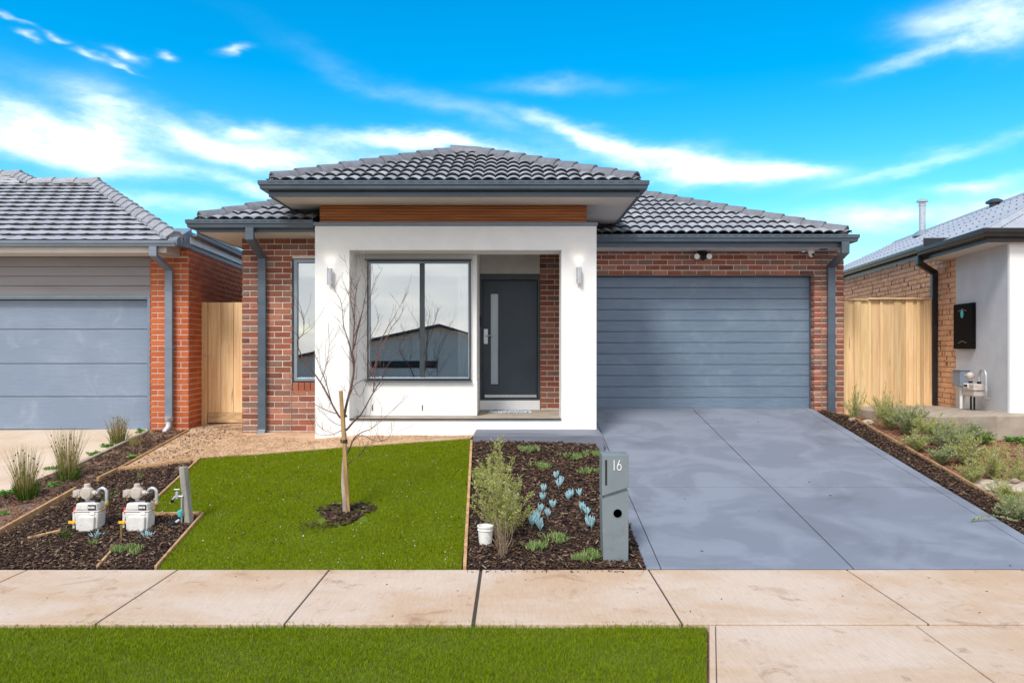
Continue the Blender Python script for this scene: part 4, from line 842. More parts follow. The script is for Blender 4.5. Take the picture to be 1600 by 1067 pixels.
# black wall cabinet
ca = Nc - dn * 1.50 - inr * .012; mb = MB(); mb.obox(ca - inr * .0 + Vector((0, 0, 1.93)), dn * .60, -inr * .06, (0, 0, .70)); cab = tag(mb.build('meter_cabinet', M['plastic_b'], bev=.008), 'flat black cabinet with a teal disc on the grey side wall', 'cabinet'); cab.data.materials[0] = mat('matt_black_door', (.008, .008, .009), rough=.7, spec=.06)
dc = ca + dn * .30 - inr * .070 + Vector((0, 0, 2.47)); mb = MB(); mb.v = []; ring = [dc + dn * (.042 * math.cos(k * math.pi / 10)) + Vector((0, 0, .062 * math.sin(k * math.pi / 10))) for k in range(20)]; mb.add(ring + [p + inr * .012 for p in ring], [tuple(range(20))] + [(i, (i + 1) % 20, 20 + (i + 1) % 20, 20 + i) for i in range(20)]); mb.build('badge', M['teal'], cab)
mb = MB()
for zz2 in (2.545, 2.05):
    for k in (-2, -1, 0, 1, 2): p = ca + dn * (.30 + k * .055 - .02) - inr * .0615 + Vector((0, 0, zz2 - abs(k) * .014)); mb.obox(p, dn * .04, -inr * .003, (0, 0, .005))
mb.build('vent_slots', M['galv'], cab)
# porch slab of the neighbour
pts = [(5.75, 12.48, .96), (5.72, 12.0, .94), (6.13, 10.65, .945), (6.6, 10.0, 1.02), (9.5, 9.9, 1.03), (9.5, 10.3, 1.05), (6.95, 10.3, 1.05), (7.3, 12.48, .97)]
mb = MB(); n = len(pts); mb.add(pts + [(x, y, z - .34) for x, y, z in pts], [tuple(range(n)), tuple(range(2 * n - 1, n - 1, -1))] + [(i, (i + 1) % n, n + (i + 1) % n, n + i) for i in range(n)])
tag(mb.build('side_path', M['slabc'], bev=.01), kind='structure')

# ================================================================ gates and fences
t = thing('side_gate', (-4.6, 12.16, .7), 'pale pine side gate between the orange brick wall and the main house', 'gate')
mb = MB(); mb.box(-5.11, -5.025, 12.10, 12.22, .62, 2.70); mb.build('post', M['pine'], t, bev=.006)
e = [-5.02, -4.81, -4.60, -4.395, -4.19, -4.0]
for a, b in zip(e, e[1:]): mb = MB(); mb.box(a + .003, b - .003, 12.16, 12.18, .88, 2.70 + R.uniform(-.006, .004)); mb.build('plank', M['pine'], t, bev=.003)
mb = MB(); mb.box(-5.015, -4.0, 12.135, 12.17, .715, .875); mb.build('rail', M['pine_h'], t, bev=.004)
mb = MB(); mb.tube([(-5.05, 12.09, 1.83), (-4.98, 12.08, 1.80), (-4.97, 12.10, 1.84)], .008, 6); mb.build('latch', M['galv'], t)
t = thing('paling_fence', (6.4, 12.5, .95), 'pale pine paling fence between the garage pier and the tan brick house', 'fence')
e = [1312, 1326, 1334.5, 1346, 1356, 1361.7, 1375, 1380, 1397, 1409, 1415, 1427, 1432.5, 1438, 1443.5, 1452.5]
for i, (a, b) in enumerate(zip(e, e[1:])):
    left = b < 1357; Yp = (12.42 if left else 12.50) + (.024 if i % 2 else 0); xa, xb = P(a, 0, Yp).x, P(b, 0, Yp).x; ov = .012 if i % 2 else -.004
    zb_ = .80 if left else .955; zt_ = 2.745 if left else 2.765
    mb = MB(); mb.box(xa - ov, xb + ov, Yp, Yp + .014, zb_ + R.uniform(0, .01), zt_); mb.build('paling', M['pine'], t, bev=.002)
mb = MB(); mb.box(P(1356, 0, 12.48).x, P(1459, 0, 12.48).x, 12.46, 12.56, 2.768, 2.795); mb.box(P(1312, 0, 12.4).x, P(1357, 0, 12.4).x, 12.40, 12.47, 2.748, 2.772); mb.build('capping_rail', M['pine_h'], t, bev=.004)
mb = MB(); mb.box(P(1452.8, 0, 12.47).x, P(1459.5, 0, 12.47).x, 12.47, 12.56, .95, 2.80); mb.build('post', M['pine'], t, bev=.004)
mb = MB(); [mb.box(5.6, 7.15, 12.535, 12.58, z, z + .09) for z in (1.2, 1.85, 2.5)]; mb.build('rail', M['pine_h'], t)

# ================================================================ house across the street (mirrored in the windows)
ro2 = thing('house', (-6, -16, -2), 'grey gabled weatherboard house across the street, mirrored in the big front window', 'house')
gw = mat('cream_grey_weatherboard', (.80, .71, .60), (.74, .65, .55), 2, .7); gr = mat('dark_roof', (.07, .07, .08), (.05, .05, .055), 3, .7)
yb = -15.2; def_ = lambda X, Z: (X, Z)
poly = [(-13.5, -2.0), (3.5, -2.0), (3.5, .9), (-3.6, 3.05), (-13.5, .9)]
mb = MB(); mb.prism(poly, 'Y', yb - 8, yb); mb.build('wall', gw, ro2)
for (a, b) in (((-3.6, 3.05), (-14.2, .75)), ((-3.6, 3.05), (4.2, .69))):
    mb = MB(); mb.hexa([(a[0], yb - 8.4, a[1] + .02), (b[0], yb - 8.4, b[1] + .02), (b[0], yb + .4, b[1] + .02), (a[0], yb + .4, a[1] + .02), (a[0], yb - 8.4, a[1] + .14), (b[0], yb - 8.4, b[1] + .14), (b[0], yb + .4, b[1] + .14), (a[0], yb + .4, a[1] + .14)]); mb.build('roof', gr, ro2)
mb = MB(); mb.prism([(-1.8, 2.0), (9, 2.0), (9, 4.2), (4, 4.0)], 'Y', yb - 6.5, yb - 3); mb.build('rear_gable', gw, ro2)
mb = MB(); mb.box(-7.2, -3.7, yb, yb + .03, 1.0, 1.35); mb.build('window', M['dark'], ro2)
for k in range(6): mb = MB(); mb.box(-13.4, 3.4, yb, yb + .02, -1.6 + k * .42, -1.6 + k * .42 + .012); mb.build('cover_strip', gr, ro2)
mb = MB(); mb.box(-2.6, 2.6, yb + .02, yb + .06, -2, .35); mb.build('garage_door', M['board'], ro2)
H.br = []; H.finish(300)
# ================================================================ loose ground cover
def scatter(poly, n, rs, pad=0.):
    xs = [p[0] for p in poly]; ys = [p[1] for p in poly]; X = []; Y = []
    k = 0
    while k < n:
        x = rs.uniform(min(xs), max(xs), n); y = rs.uniform(min(ys), max(ys), n); m = inpoly(x, y, poly); X.append(x[m]); Y.append(y[m]); k += m.sum()
    return np.concatenate(X)[:n], np.concatenate(Y)[:n]
def stuff(name, V, loops, nper, material, label=None):
    V = np.asarray(V).reshape(-1, 3); o = V.mean(0); ob = link(name, fastmesh(name, V - o, loops, nper, material), Vector(o), kind='stuff')
    if label: ob['label'] = label; ob['category'] = label.split()[-1] if False else name.replace('_', ' ')
    return ob
def grass(name, poly, n, hgt, wid, material, label, rs, up=0., clump=.5, lean=.5, holes=()):
    X, Y = scatter(poly, n, rs)
    f = .5 + .5 * np.sin(X * 5.1 + 1.3 * np.sin(Y * 4.3)) * np.cos(Y * 6.7 + np.sin(X * 3.1)); keep = np.ones(len(X), bool)
    for hx, hy, hr in holes: keep &= ((X - hx) ** 2 + (Y - hy) ** 2) > (hr * (1 + .25 * np.sin(7 * np.arctan2(Y - hy, X - hx)))) ** 2
    X, Y, f = X[keep], Y[keep], f[keep]; n = len(X)
    h = hgt * (1 - clump / 2 + clump * f * rs.uniform(.6, 1.2, n)) * rs.uniform(.65, 1.2, n); a = rs.uniform(0, 6.283, n); wd = wid * rs.uniform(.6, 1.3, n)
    la = rs.uniform(0, 6.283, n); ln = h * rs.uniform(.1, lean * 1.6, n); z = gnd(X, Y) + up
    dx, dy = np.cos(a) * wd, np.sin(a) * wd; mx, my = X + np.cos(la) * ln * .35, Y + np.sin(la) * ln * .35
    V = np.empty((n, 5, 3)); V[:, 0] = np.column_stack([X - dx, Y - dy, z]); V[:, 1] = np.column_stack([X + dx, Y + dy, z])
    V[:, 2] = np.column_stack([mx + dx * .8, my + dy * .8, z + h * .6]); V[:, 3] = np.column_stack([mx - dx * .8, my - dy * .8, z + h * .6]); V[:, 4] = np.column_stack([X + np.cos(la) * ln, Y + np.sin(la) * ln, z + h])
    b = np.arange(n)[:, None] * 5; L_ = np.concatenate([b + [0, 1, 2], b + [0, 2, 3], b + [3, 2, 4]], 1)
    return stuff(name, V, L_, 3, material, label)
TREE = (-1.70, 7.56)
rs = np.random.RandomState(11)
grass('turf_grass', LAWN, 260000, .021, .0016, M['turf'], 'short bright green turf of the front lawn', rs, .012, .5, .7, [(TREE[0] - .02, TREE[1] - .0, .27)])
grass('verge_grass', [(-5.2, 3.4), (.895, 3.4), (1.345, 5.10), (-5.2, 5.10)], 270000, .025, .0012, M['verge'], 'darker mown grass of the roadside verge', rs, -.01, .55, .7)
grass('grass_fringe', [(-5, 5.09), (1.32, 5.09), (1.32, 5.14), (-5, 5.14)], 1400, .03, .0018, M['verge'], None, rs, .0, .6, .9)
M['bark'] = brickmat('bark_chip', [(.030, .016, .011), (.075, .038, .025), (.018, .010, .008), (.12, .062, .04), (.04, .022, .016), (.022, .012, .010), (.19, .12, .08), (.05, .027, .02)], rough=.75, speckamt=.1)
M['twigs'] = brickmat('loose_twigs', [(.25, .17, .12), (.16, .10, .07), (.34, .26, .19), (.11, .07, .05)], rough=.85, speckamt=.1)
def chips(name, poly, n, lmin, lmax, material, label, rs, up=.02, thin=.28, zj=.02, tilt=.5, XY=None):
    X, Y = XY if XY is not None else scatter(poly, n, rs); n = len(X)
    l = rs.uniform(lmin, lmax, n) / 2; wv = l * rs.uniform(thin * .7, thin * 1.5, n); t = wv * rs.uniform(.3, .8, n); a = rs.uniform(0, 6.283, n); ti = rs.uniform(-tilt, tilt, n); ro = rs.uniform(-.6, .6, n)
    u = np.column_stack([np.cos(a) * np.cos(ti), np.sin(a) * np.cos(ti), np.sin(ti)]); s = np.column_stack([-np.sin(a), np.cos(a), np.zeros(n)]); nr = np.cross(u, s)
    s2 = s * np.cos(ro)[:, None] + nr * np.sin(ro)[:, None]; nr = np.cross(u, s2); c = np.column_stack([X, Y, gnd(X, Y) + up + rs.uniform(-.3, 1, n) * zj])
    V = np.empty((n, 8, 3)); q = [(-1, -1), (1, -1), (1, 1), (-1, 1)]
    for k, (i, j) in enumerate(q):
        tp = rs.uniform(.6, 1.1, n)[:, None]; V[:, k] = c + u * (l[:, None] * i) * tp + s2 * (wv[:, None] * j) * tp; V[:, k + 4] = V[:, k] * .12 + c * .88 * 0 + V[:, k] * .88 + nr * t[:, None]
    b = np.arange(n)[:, None] * 8; fs = [(4, 5, 6, 7), (0, 1, 5, 4), (1, 2, 6, 5), (2, 3, 7, 6), (3, 0, 4, 7), (3, 2, 1, 0)]
    return stuff(name, V, np.concatenate([b + list(f) for f in fs], 1), 4, material, label)
chips('bark_mulch', BEDC, 15000, .018, .062, M['bark'], 'dark brown bark mulch covering the succulent bed', rs)
chips('bark_mulch', BEDM, 14000, .016, .050, M['bark'], 'dark bark mulch around the two gas meters', rs)
chips('bark_mulch', BEDR, 5200, .018, .055, M['bark'], 'dark bark mulch strip along the right driveway edge', rs)
chips('bark_mulch', [(-5.72, 7.8), (-5.0, 8.2), (-5.0, 11.3), (-5.55, 11.4), (-5.66, 9.4)], 4200, .015, .045, M['bark'], 'thin bark mulch on the strip beside the neighbour driveway', rs, up=.012)
chips('loose_twigs', BEDC, 480, .03, .085, M['twigs'], None, rs, up=.03, thin=.08); chips('loose_twigs', BEDM, 420, .03, .075, M['twigs'], None, rs, up=.03, thin=.1)
chips('loose_twigs', BEDR, 130, .03, .08, M['twigs'], None, rs, up=.03, thin=.08); chips('loose_twigs', BEDL, 620, .03, .14, M['twigs'], None, rs, up=.02, thin=.05)
th = rs.uniform(0, 6.283, 900); rr_ = .27 * np.sqrt(rs.uniform(0, 1, 900)) * (1 + .25 * np.sin(th * 3)); 
chips('bark_mulch', None, 0, .02, .06, M['bark'], 'ring of dark bark chips at the foot of the bare sapling', rs, up=.02, XY=(TREE[0] - .02 + rr_ * np.cos(th), TREE[1] + rr_ * np.sin(th)))
chips('bark_mulch', None, 0, .015, .04, M['bark'], None, rs, up=.03, XY=(TREE[0] - .22 + rs.normal(0, .11, 90), TREE[1] - .33 + rs.normal(0, .06, 90)))
X_, Y_ = scatter(LAWN, 300, rs); chips('lawn_litter', None, 0, .005, .014, M['flower'], 'small pale petals and chips scattered over the lawn', rs, up=.032, thin=.6, zj=.012, XY=(X_, Y_))
X_, Y_ = scatter(LAWN, 260, rs); chips('lawn_litter', None, 0, .01, .03, M['bark'], None, rs, up=.028, thin=.35, zj=.01, XY=(X_, Y_))
GRV = [(-4.9, 9.3), (-4.1, 9.55), (-3.3, 9.72), (-.56, 9.92), (-.6, 10.2), (-2.8, 10.2), (-4.0, 10.8), (-4.0, 12), (-4.95, 12)]
chips('gravel', GRV, 6500, .006, .016, M['gravel'], 'fine tan gravel of the side path', rs, up=.022, thin=.8, zj=.006)
chips('loose_bark', [(-4.9, 9.3), (-4.2, 9.5), (-4.05, 11.3), (-4.9, 11.9)], 520, .012, .035, M['bark'], None, rs, up=.026, thin=.35, zj=.006)
SOILR = [(5.25, 6.4), (8.2, 6.4), (8.2, 9.9), (6.5, 9.95), (6.05, 10.6), (5.6, 11.9), (5.25, 11.9)]
M['clod'] = brickmat('soil_clod', [(.26, .115, .065), (.19, .085, .05), (.32, .17, .11), (.22, .10, .06)], speckamt=.1)
chips('soil_clods', SOILR, 5200, .008, .035, M['clod'], 'red brown soil clods of the bare neighbour yard', rs, up=-.025, thin=.8, zj=.006); chips('loose_twigs', SOILR, 260, .02, .08, M['twigs'], None, rs, up=-.015, thin=.1)
chips('soil_clods', [(-5.8, 6.4), (-5.0, 6.4), (-5.0, 8.9), (-5.75, 8.6)], 1500, .008, .03, M['clod'], None, rs, up=.01, thin=.8, zj=.006)
chips('loose_bark', [(-5, 5.2), (4.5, 5.2), (4.5, 6.3), (-5, 6.3)], 40, .008, .025, M['bark'], None, rs, up=.022, zj=.002, tilt=.1)
chips('loose_bark', [(1.3, 6.4), (4.7, 6.4), (4.7, 12), (1.3, 12)], 26, .008, .03, M['bark'], None, rs, up=.026, zj=.002, tilt=.1)
chips('loose_bark', [(-.4, 6.27), (1.15, 6.27), (1.15, 6.38), (-.4, 6.38)], 90, .01, .03, M['bark'], None, rs, up=.022, zj=.004, tilt=.3)
M['bark2'] = brickmat('pale_bark_chip', [(.20, .12, .075), (.30, .20, .13), (.12, .065, .04), (.38, .28, .20)], rough=.8, speckamt=.1)
chips('pale_bark', BEDC, 1100, .02, .06, M['bark2'], None, rs, up=.032); chips('pale_bark', BEDM, 1300, .018, .05, M['bark2'], None, rs, up=.032); chips('pale_bark', BEDR, 420, .018, .05, M['bark2'], None, rs, up=.032)
chips('pale_bark', BEDL, 500, .012, .04, M['bark2'], None, rs, up=.02)
# ================================================================ timber edging
def board(pts, w_, h, material, label, up=.03, hh=None):
    mb = MB(); vs_ = []
    P3 = [(x, y, gz(x, y)) for x, y in pts]; n = len(P3)
    for i, p in enumerate(P3):
        d0 = Vector(P3[min(i + 1, n - 1)]) - Vector(P3[max(i - 1, 0)]); s = Vector((d0.y, -d0.x, 0)).normalized() * (w_ / 2); p = Vector(p)
        vs_ += [p - s + Vector((0, 0, up - h)), p + s + Vector((0, 0, up - h)), p + s + Vector((0, 0, up)), p - s + Vector((0, 0, up))]
    mb.add(vs_, [(i * 4 + k, i * 4 + (k + 1) % 4, (i + 1) * 4 + (k + 1) % 4, (i + 1) * 4 + k) for i in range(n - 1) for k in range(4)] + [(0, 1, 2, 3), tuple((n - 1) * 4 + k for k in (3, 2, 1, 0))])
    return tag(mb.build('timber_edging', material, bev=.004), label, 'edging')
def lin(a, b, n=5): return [(a[0] + (b[0] - a[0]) * k / n, a[1] + (b[1] - a[1]) * k / n) for k in range(n + 1)]
board(lin((-4.97, 6.4), (-5.0, 8.44), 8), .032, .16, M['edging'], 'long timber edging board left of the gas meters running to the footpath', .075)
board(lin((-4.99, 8.86), (-4.96, 9.24), 3), .032, .16, M['edging'], 'short tilted timber edging piece left behind the gas meters', .055)
board(lin((-4.96, 9.26), (-4.96, 11.3), 6), .022, .12, M['edging'], 'thin timber edging between gravel path and neighbour strip', .05)
board(lin((-4.93, 9.23), (-4.12, 9.50), 4), .032, .14, M['edging'], 'timber edging board between gravel path and mulch bed', .07)
board(lin((-4.07, 9.62), (-3.90, 8.02), 6), .024, .12, M['edging'], 'thin timber edging along the upper left side of the lawn', .045)
board(lin((-3.72, 7.585), (-3.22, 7.585), 3), .030, .15, M['edging'], 'short timber edging board behind the water meter', .055)
board(lin((-3.19, 7.60), (-3.09, 6.38), 6), .024, .12, M['edging'], 'timber edging from the leaning post down to the footpath', .045)
board(lin((-3.60, 6.39), (-3.66, 6.78), 3), .024, .10, M['edging'], 'buried timber offcut in the mulch at the footpath', .045)
board(lin((-4.62, 7.02), (-4.42, 7.20), 2), .04, .08, M['edging'], 'broken pale timber offcut left of the left gas meter', .045)
board(lin((-.535, 9.72), (-.41, 6.38), 12), .030, .12, M['edging'], 'long timber edging between lawn and succulent bed', .05)
board(lin((5.235, 6.6), (5.235, 11.9), 12), .022, .12, M['edging'], 'thin timber edging between right mulch strip and bare soil', .06)
board(lin((-5.62, 9.3), (-5.60, 11.3), 6), .05, .12, M['slabc'], 'grey concrete edge beside the neighbour driveway', .05)
# ================================================================ bare sapling and stake
trn = thing('bare_tree', (TREE[0], TREE[1], gz(*TREE)), 'leafless young tree with reddish twigs tied to a stake on the lawn', 'tree')
RT = random.Random(21)
def px3(pts, z0, z1=None):
    z1 = z0 if z1 is None else z1; n = len(pts) - 1; return [P(x, y, z0 + (z1 - z0) * (i / n) ** 1.2) for i, (x, y) in enumerate(pts)]
def smooth(pts, k=3, jit=0.):
    out = []
    for i in range(len(pts) - 1):
        p0, p1, p2, p3 = pts[max(i - 1, 0)], pts[i], pts[i + 1], pts[min(i + 2, len(pts) - 1)]
        for j in range(k):
            t = j / k; q = .5 * ((2 * p1) + (p2 - p0) * t + (2 * p0 - 5 * p1 + 4 * p2 - p3) * t * t + (3 * p1 - p0 - 3 * p2 + p3) * t ** 3); out.append(q + Vector((RT.uniform(-jit, jit), RT.uniform(-jit, jit), 0)))
    return out + [pts[-1]]
TZ = 7.56
mb = MB(); tp = smooth(px3([(541, 812), (538.5, 780), (537, 745), (538.5, 715), (539, 690), (537, 665), (536.5, 652)], TZ), 3, .002)
mb.tube(tp, [.030 - .012 * (i / (len(tp) - 1)) ** .8 for i in range(len(tp))], 10); mb.build('trunk', M['bark_l'], trn, smooth=60)
limbs = [([(536.5, 655), (542.6, 625), (551, 594), (552.5, 568.7), (551, 552), (552.5, 526.5), (554, 498), (555, 470), (558, 445), (560, 432)], -.10, .011),
 ([(551, 560), (544, 532), (537, 510), (534, 476), (524, 455), (519, 443)], .18, .006), ([(552, 546), (558, 520), (564, 498), (572, 456), (579, 420)], -.22, .006), ([(554, 500), (548, 470), (549, 440), (546, 425)], .1, .004),
 ([(552, 530), (562, 500), (570, 470), (571, 440), (565, 422)], .25, .004), ([(541, 672), (553, 658), (564, 647), (583, 614), (597, 591), (606, 569), (620, 561)], -.30, .008),
 ([(584, 612), (586, 583), (592, 541), (606, 512), (619, 490), (632, 465)], .12, .006), ([(589, 560), (600, 535), (613, 510), (628, 490), (630, 478)], .25, .004), ([(587, 583), (575, 560), (578, 530), (590, 505), (593, 490)], -.1, .004),
 ([(536, 655), (528, 648), (516, 625), (500.5, 597), (479, 569), (468, 549), (465, 532), (475, 518), (472, 490), (465, 467)], -.25, .008), ([(517, 626), (508, 595), (498, 570), (490, 550)], .2, .005), ([(526, 646), (510, 641), (491, 631), (470, 620), (457, 614)], .3, .004),
 ([(541, 712), (547, 700), (552.8, 685), (566, 675), (581.6, 669), (602.6, 651), (627.5, 627)], .25, .007), ([(540, 728), (549, 720), (558, 716), (567, 705), (576, 693)], -.2, .004), ([(550, 690), (566, 680), (590, 690), (610, 680), (612, 660)], -.35, .004),
 ([(534, 672), (522, 678), (510, 680), (494, 678)], -.15, .0035), ([(535, 665), (520, 660), (508, 648)], .2, .003), ([(545, 620), (556, 600), (575, 590), (590, 575)], .3, .004), ([(550, 600), (562, 620), (572, 600), (578, 580)], -.2, .003), ([(570, 475), (580, 460), (588, 430)], 0, .003), ([(500, 598), (510, 570), (514, 540), (513, 505)], .1, .003)]
br = MB()
def twigs(path, r0, depth, n):
    for _ in range(n):
        i = RT.randint(max(1, len(path) // 5), len(path) - 1); p = path[i]; d = (path[i] - path[i - 1]).normalized()
        a = Vector((RT.uniform(-1, 1), RT.uniform(-1, 1), RT.uniform(-.1, .9))).normalized(); dd = (d * .8 + a * .9).normalized(); L0 = RT.uniform(.08, .30) * (1 if depth else .55); q = [p]; k = RT.randint(3, 5)
        for s in range(k): dd = (dd + Vector((RT.uniform(-.25, .25), RT.uniform(-.25, .25), RT.uniform(-.05, .3)))).normalized(); q.append(q[-1] + dd * (L0 / k))
        r = r0 * .42; br.tube(q, [max(.0014, 1.4 * r * (1 - .75 * t / k)) for t in range(k + 1)], 4, False)
        for t in q[1:-1]:
            if RT.random() < .5: b = Vector((RT.uniform(-1, 1), RT.uniform(-1, 1), RT.uniform(-.5, 1))).normalized() * .012; br.tube([t, t + b], [.0018, .0006], 3, False)
        if depth: twigs(q, max(r0 * .5, .003), depth - 1, RT.randint(0, 2))
for pts, dz, r in limbs:
    path = smooth(px3(pts, TZ, TZ + dz), 3, .003); path = [p + Vector((0, -.0, 0)) for p in path]; n = len(path)
    br.tube(path, [max(.0022, 1.5 * r * (1 - .86 * (i / (n - 1)) ** .8)) for i in range(n)], 6, False); twigs(path, r * .55, 1, int(3 + r * 900))
br.build('branches', M['twig'], trn, smooth=60)
mb = MB(); a = P(546.5, 806, TZ + .05); a.z = gz(a.x, a.y) - .1; b = P(533.5, 610, TZ - .06); ex = Vector((.034, .006, 0)); ey = Vector((0, .028, 0)); mb.obox(a - ex / 2 - ey * 1.6, ex, ey, b - a)
tag(mb.build('tree_stake', M['stake'], bev=.003), 'square hardwood stake leaning against the bare young tree', 'stake')
mb = MB(); c = P(537.5, 689, TZ - .03); mb.lathe(c, [(.036, -.018), (.038, 0), (.036, .018)], 12); mb.build('tie_band', M['rubber'], trn)
mb = MB(); c = P(538, 650, TZ - .03); mb.lathe(c, [(.028, -.010), (.03, 0), (.028, .010)], 12); mb.build('tie_band', M['rubber'], trn)
# ================================================================ letterbox
lb = thing('letterbox', (.91, 6.56, 0.03), 'slate grey pillar letterbox with white number 16 beside the driveway', 'letterbox')
y0, y1 = 6.50, 6.70; zt = .995; g0 = gz(.9, 6.6)
xl, xr_ = .795, 1.030
mb = MB(); mb.prism([(xl, .625), (xr_, .70), (xr_, zt), (xl, zt - .0)], 'Y', y0, y1); up_b = mb.build('upper_box', M['mailbox'], lb, bev=.006)
mb = MB(); mb.prism([(xl + .018, .58), (xr_ - .012, .64), (xr_ - .012, .715), (xl + .018, .64)], 'Y', y0 + .02, y1 - .02); mb.build('neck', M['mailbox'], lb)
hc = ((xl + xr_) / 2 + .02, .475)  # round paper hole
bm = bmesh.new(); n = 32; ring = [bm.verts.new((hc[0] + .040 * math.cos(2 * math.pi * k / n), y0, hc[1] + .040 * math.sin(2 * math.pi * k / n))) for k in range(n)]; ringb = [bm.verts.new((v.co.x, y0 + .17, v.co.z)) for v in ring]
outl = [(xl, .60), (xl + .012, .03), (xr_ - .004, .03), (xr_, .668)]; bm.free()
def hole_panel(mb, outline, c, r, y, yb, n=32):
    cs = []; m = len(outline); tot = 4 * n // 4
    ringp = [(c[0] + r * math.cos(2 * math.pi * (k + .5) / n), c[1] + r * math.sin(2 * math.pi * (k + .5) / n)) for k in range(n)]
    def hit(dx, dz):
        best = None
        for i in range(m):
            p, q = outline[i], outline[(i + 1) % m]; ex, ez = q[0] - p[0], q[1] - p[1]; den = dx * ez - dz * ex
            if abs(den) < 1e-9: continue
            t = ((p[0] - c[0]) * ez - (p[1] - c[1]) * ex) / den; s = ((p[0] - c[0]) * dz - (p[1] - c[1]) * dx) / den
            if t > 0 and -1e-6 <= s <= 1 + 1e-6 and (best is None or t < best[0]): best = (t, i, s)
        return best
    k0 = len(mb.v); o = [hit(p[0] - c[0], p[1] - c[1]) for p in ringp]
    outp = [(c[0] + (p[0] - c[0]) * h[0], c[1] + (p[1] - c[1]) * h[0]) for p, h in zip(ringp, o)]
    vs_ = [(x, y, z) for x, z in ringp] + [(x, y, z) for x, z in outp] + [(x, yb, z) for x, z in ringp]; fs = []
    for k in range(n):
        j = (k + 1) % n; a, b = o[k][1], o[j][1]
        f = [k, n + k]
        if a != b: ci = (max(a, b) if abs(a - b) == 1 else 0) ; vs_.append((outline[ci][0], y, outline[ci][1])); f.append(len(vs_) - 1)
        f += [n + j, j]; fs.append(tuple(f)); fs.append((k, j, 2 * n + j, 2 * n + k))
    mb.add(vs_, fs)
mb = MB(); hole_panel(mb, outl, hc, .040, y0, y0 + .16)
m_ = len(outl); mb.add([(x, y0, z) for x, z in outl] + [(x, y1, z) for x, z in outl], [(m_ + 3, m_ + 2, m_ + 1, m_)] + [(i, (i + 1) % m_, m_ + (i + 1) % m_, m_ + i) for i in range(m_)])
low = mb.build('lower_pillar', M['mailbox'], lb, smooth=30)
mb = MB(); mb.lathe((hc[0], y0 + .12, hc[1]), [(.0399, 0), (.0399, .002)], 24, 'Y'); mb.build('hole_back', M['dark'], lb)
mb = MB(); mb.lathe((hc[0], y0 - .004, hc[1]), [(.043, 0), (.043, .006), (.038, .006), (.038, 0)], 32, 'Y'); mb.build('hole_rim', M['mailbox'], lb, smooth=40)
mb = MB(); p = P(945.5, 0, y0); mb.box(p.x, p.x + .018, y0 - .0015, y0 + .004, .722, .945); mb.build('letter_slot', M['dark'], lb)
def digit(mb, segs, r):
    for s in segs: mb.tube(s, r, 6)
dx = P(959.5, 0, y0).x; zt_, zb_ = .945, .855; yd = y0 - .004
mb = MB(); mb.tube([(dx, yd, zb_), (dx, yd, zt_)], .0038, 6); mb.build('number_one', M['white'], lb)
dx = P(967.5, 0, y0).x; pts = [(dx + .020, yd, zt_)] ; 
c6 = (dx + .0, zb_ + .026); loop = [(c6[0] + .017 * math.cos(a), yd, c6[1] + .026 * math.sin(a)) for a in [math.pi + 2 * math.pi * k / 20 for k in range(21)]]
mb = MB(); mb.tube([(dx + .006, yd, zt_), (dx - .007, yd, zt_ - .025), (dx - .015, yd, zt_ - .052), loop[0]], .0038, 6); mb.tube(loop, .0038, 6); mb.build('number_six', M['white'], lb)
mb = MB(); mb.box(xl - .02, xr_ + .02, y0 - .03, y1 + .03, -.05, .035); mb.build('base_plate', M['slabc'], lb)
# ================================================================ white bucket
bp_ = GP(758.5, 852); bk = thing('bucket', bp_, 'small dirty white plastic bucket at the foot of the tall shrub', 'bucket')
mb = MB(); q = Vector(bp_) + Vector((0, 0, .01)); mb.lathe(q, [(.058, 0), (.068, .12), (.071, .165), (.078, .166), (.078, .178), (.066, .178), (.063, .12), (.055, .10), (.0, .10)], 24); mb.build('pail', M['plastic_w'], bk, smooth=40)
mb = MB(); mb.lathe(q, [(.0695, .135), (.076, .137), (.076, .143), (.0705, .145)], 24); mb.build('rim_band', M['plastic_w'], bk, smooth=40); mb = MB(); mb.lathe(q, [(.062, .12), (.06, .122)], 16); mb.build('soil_fill', M['mulch'], bk)
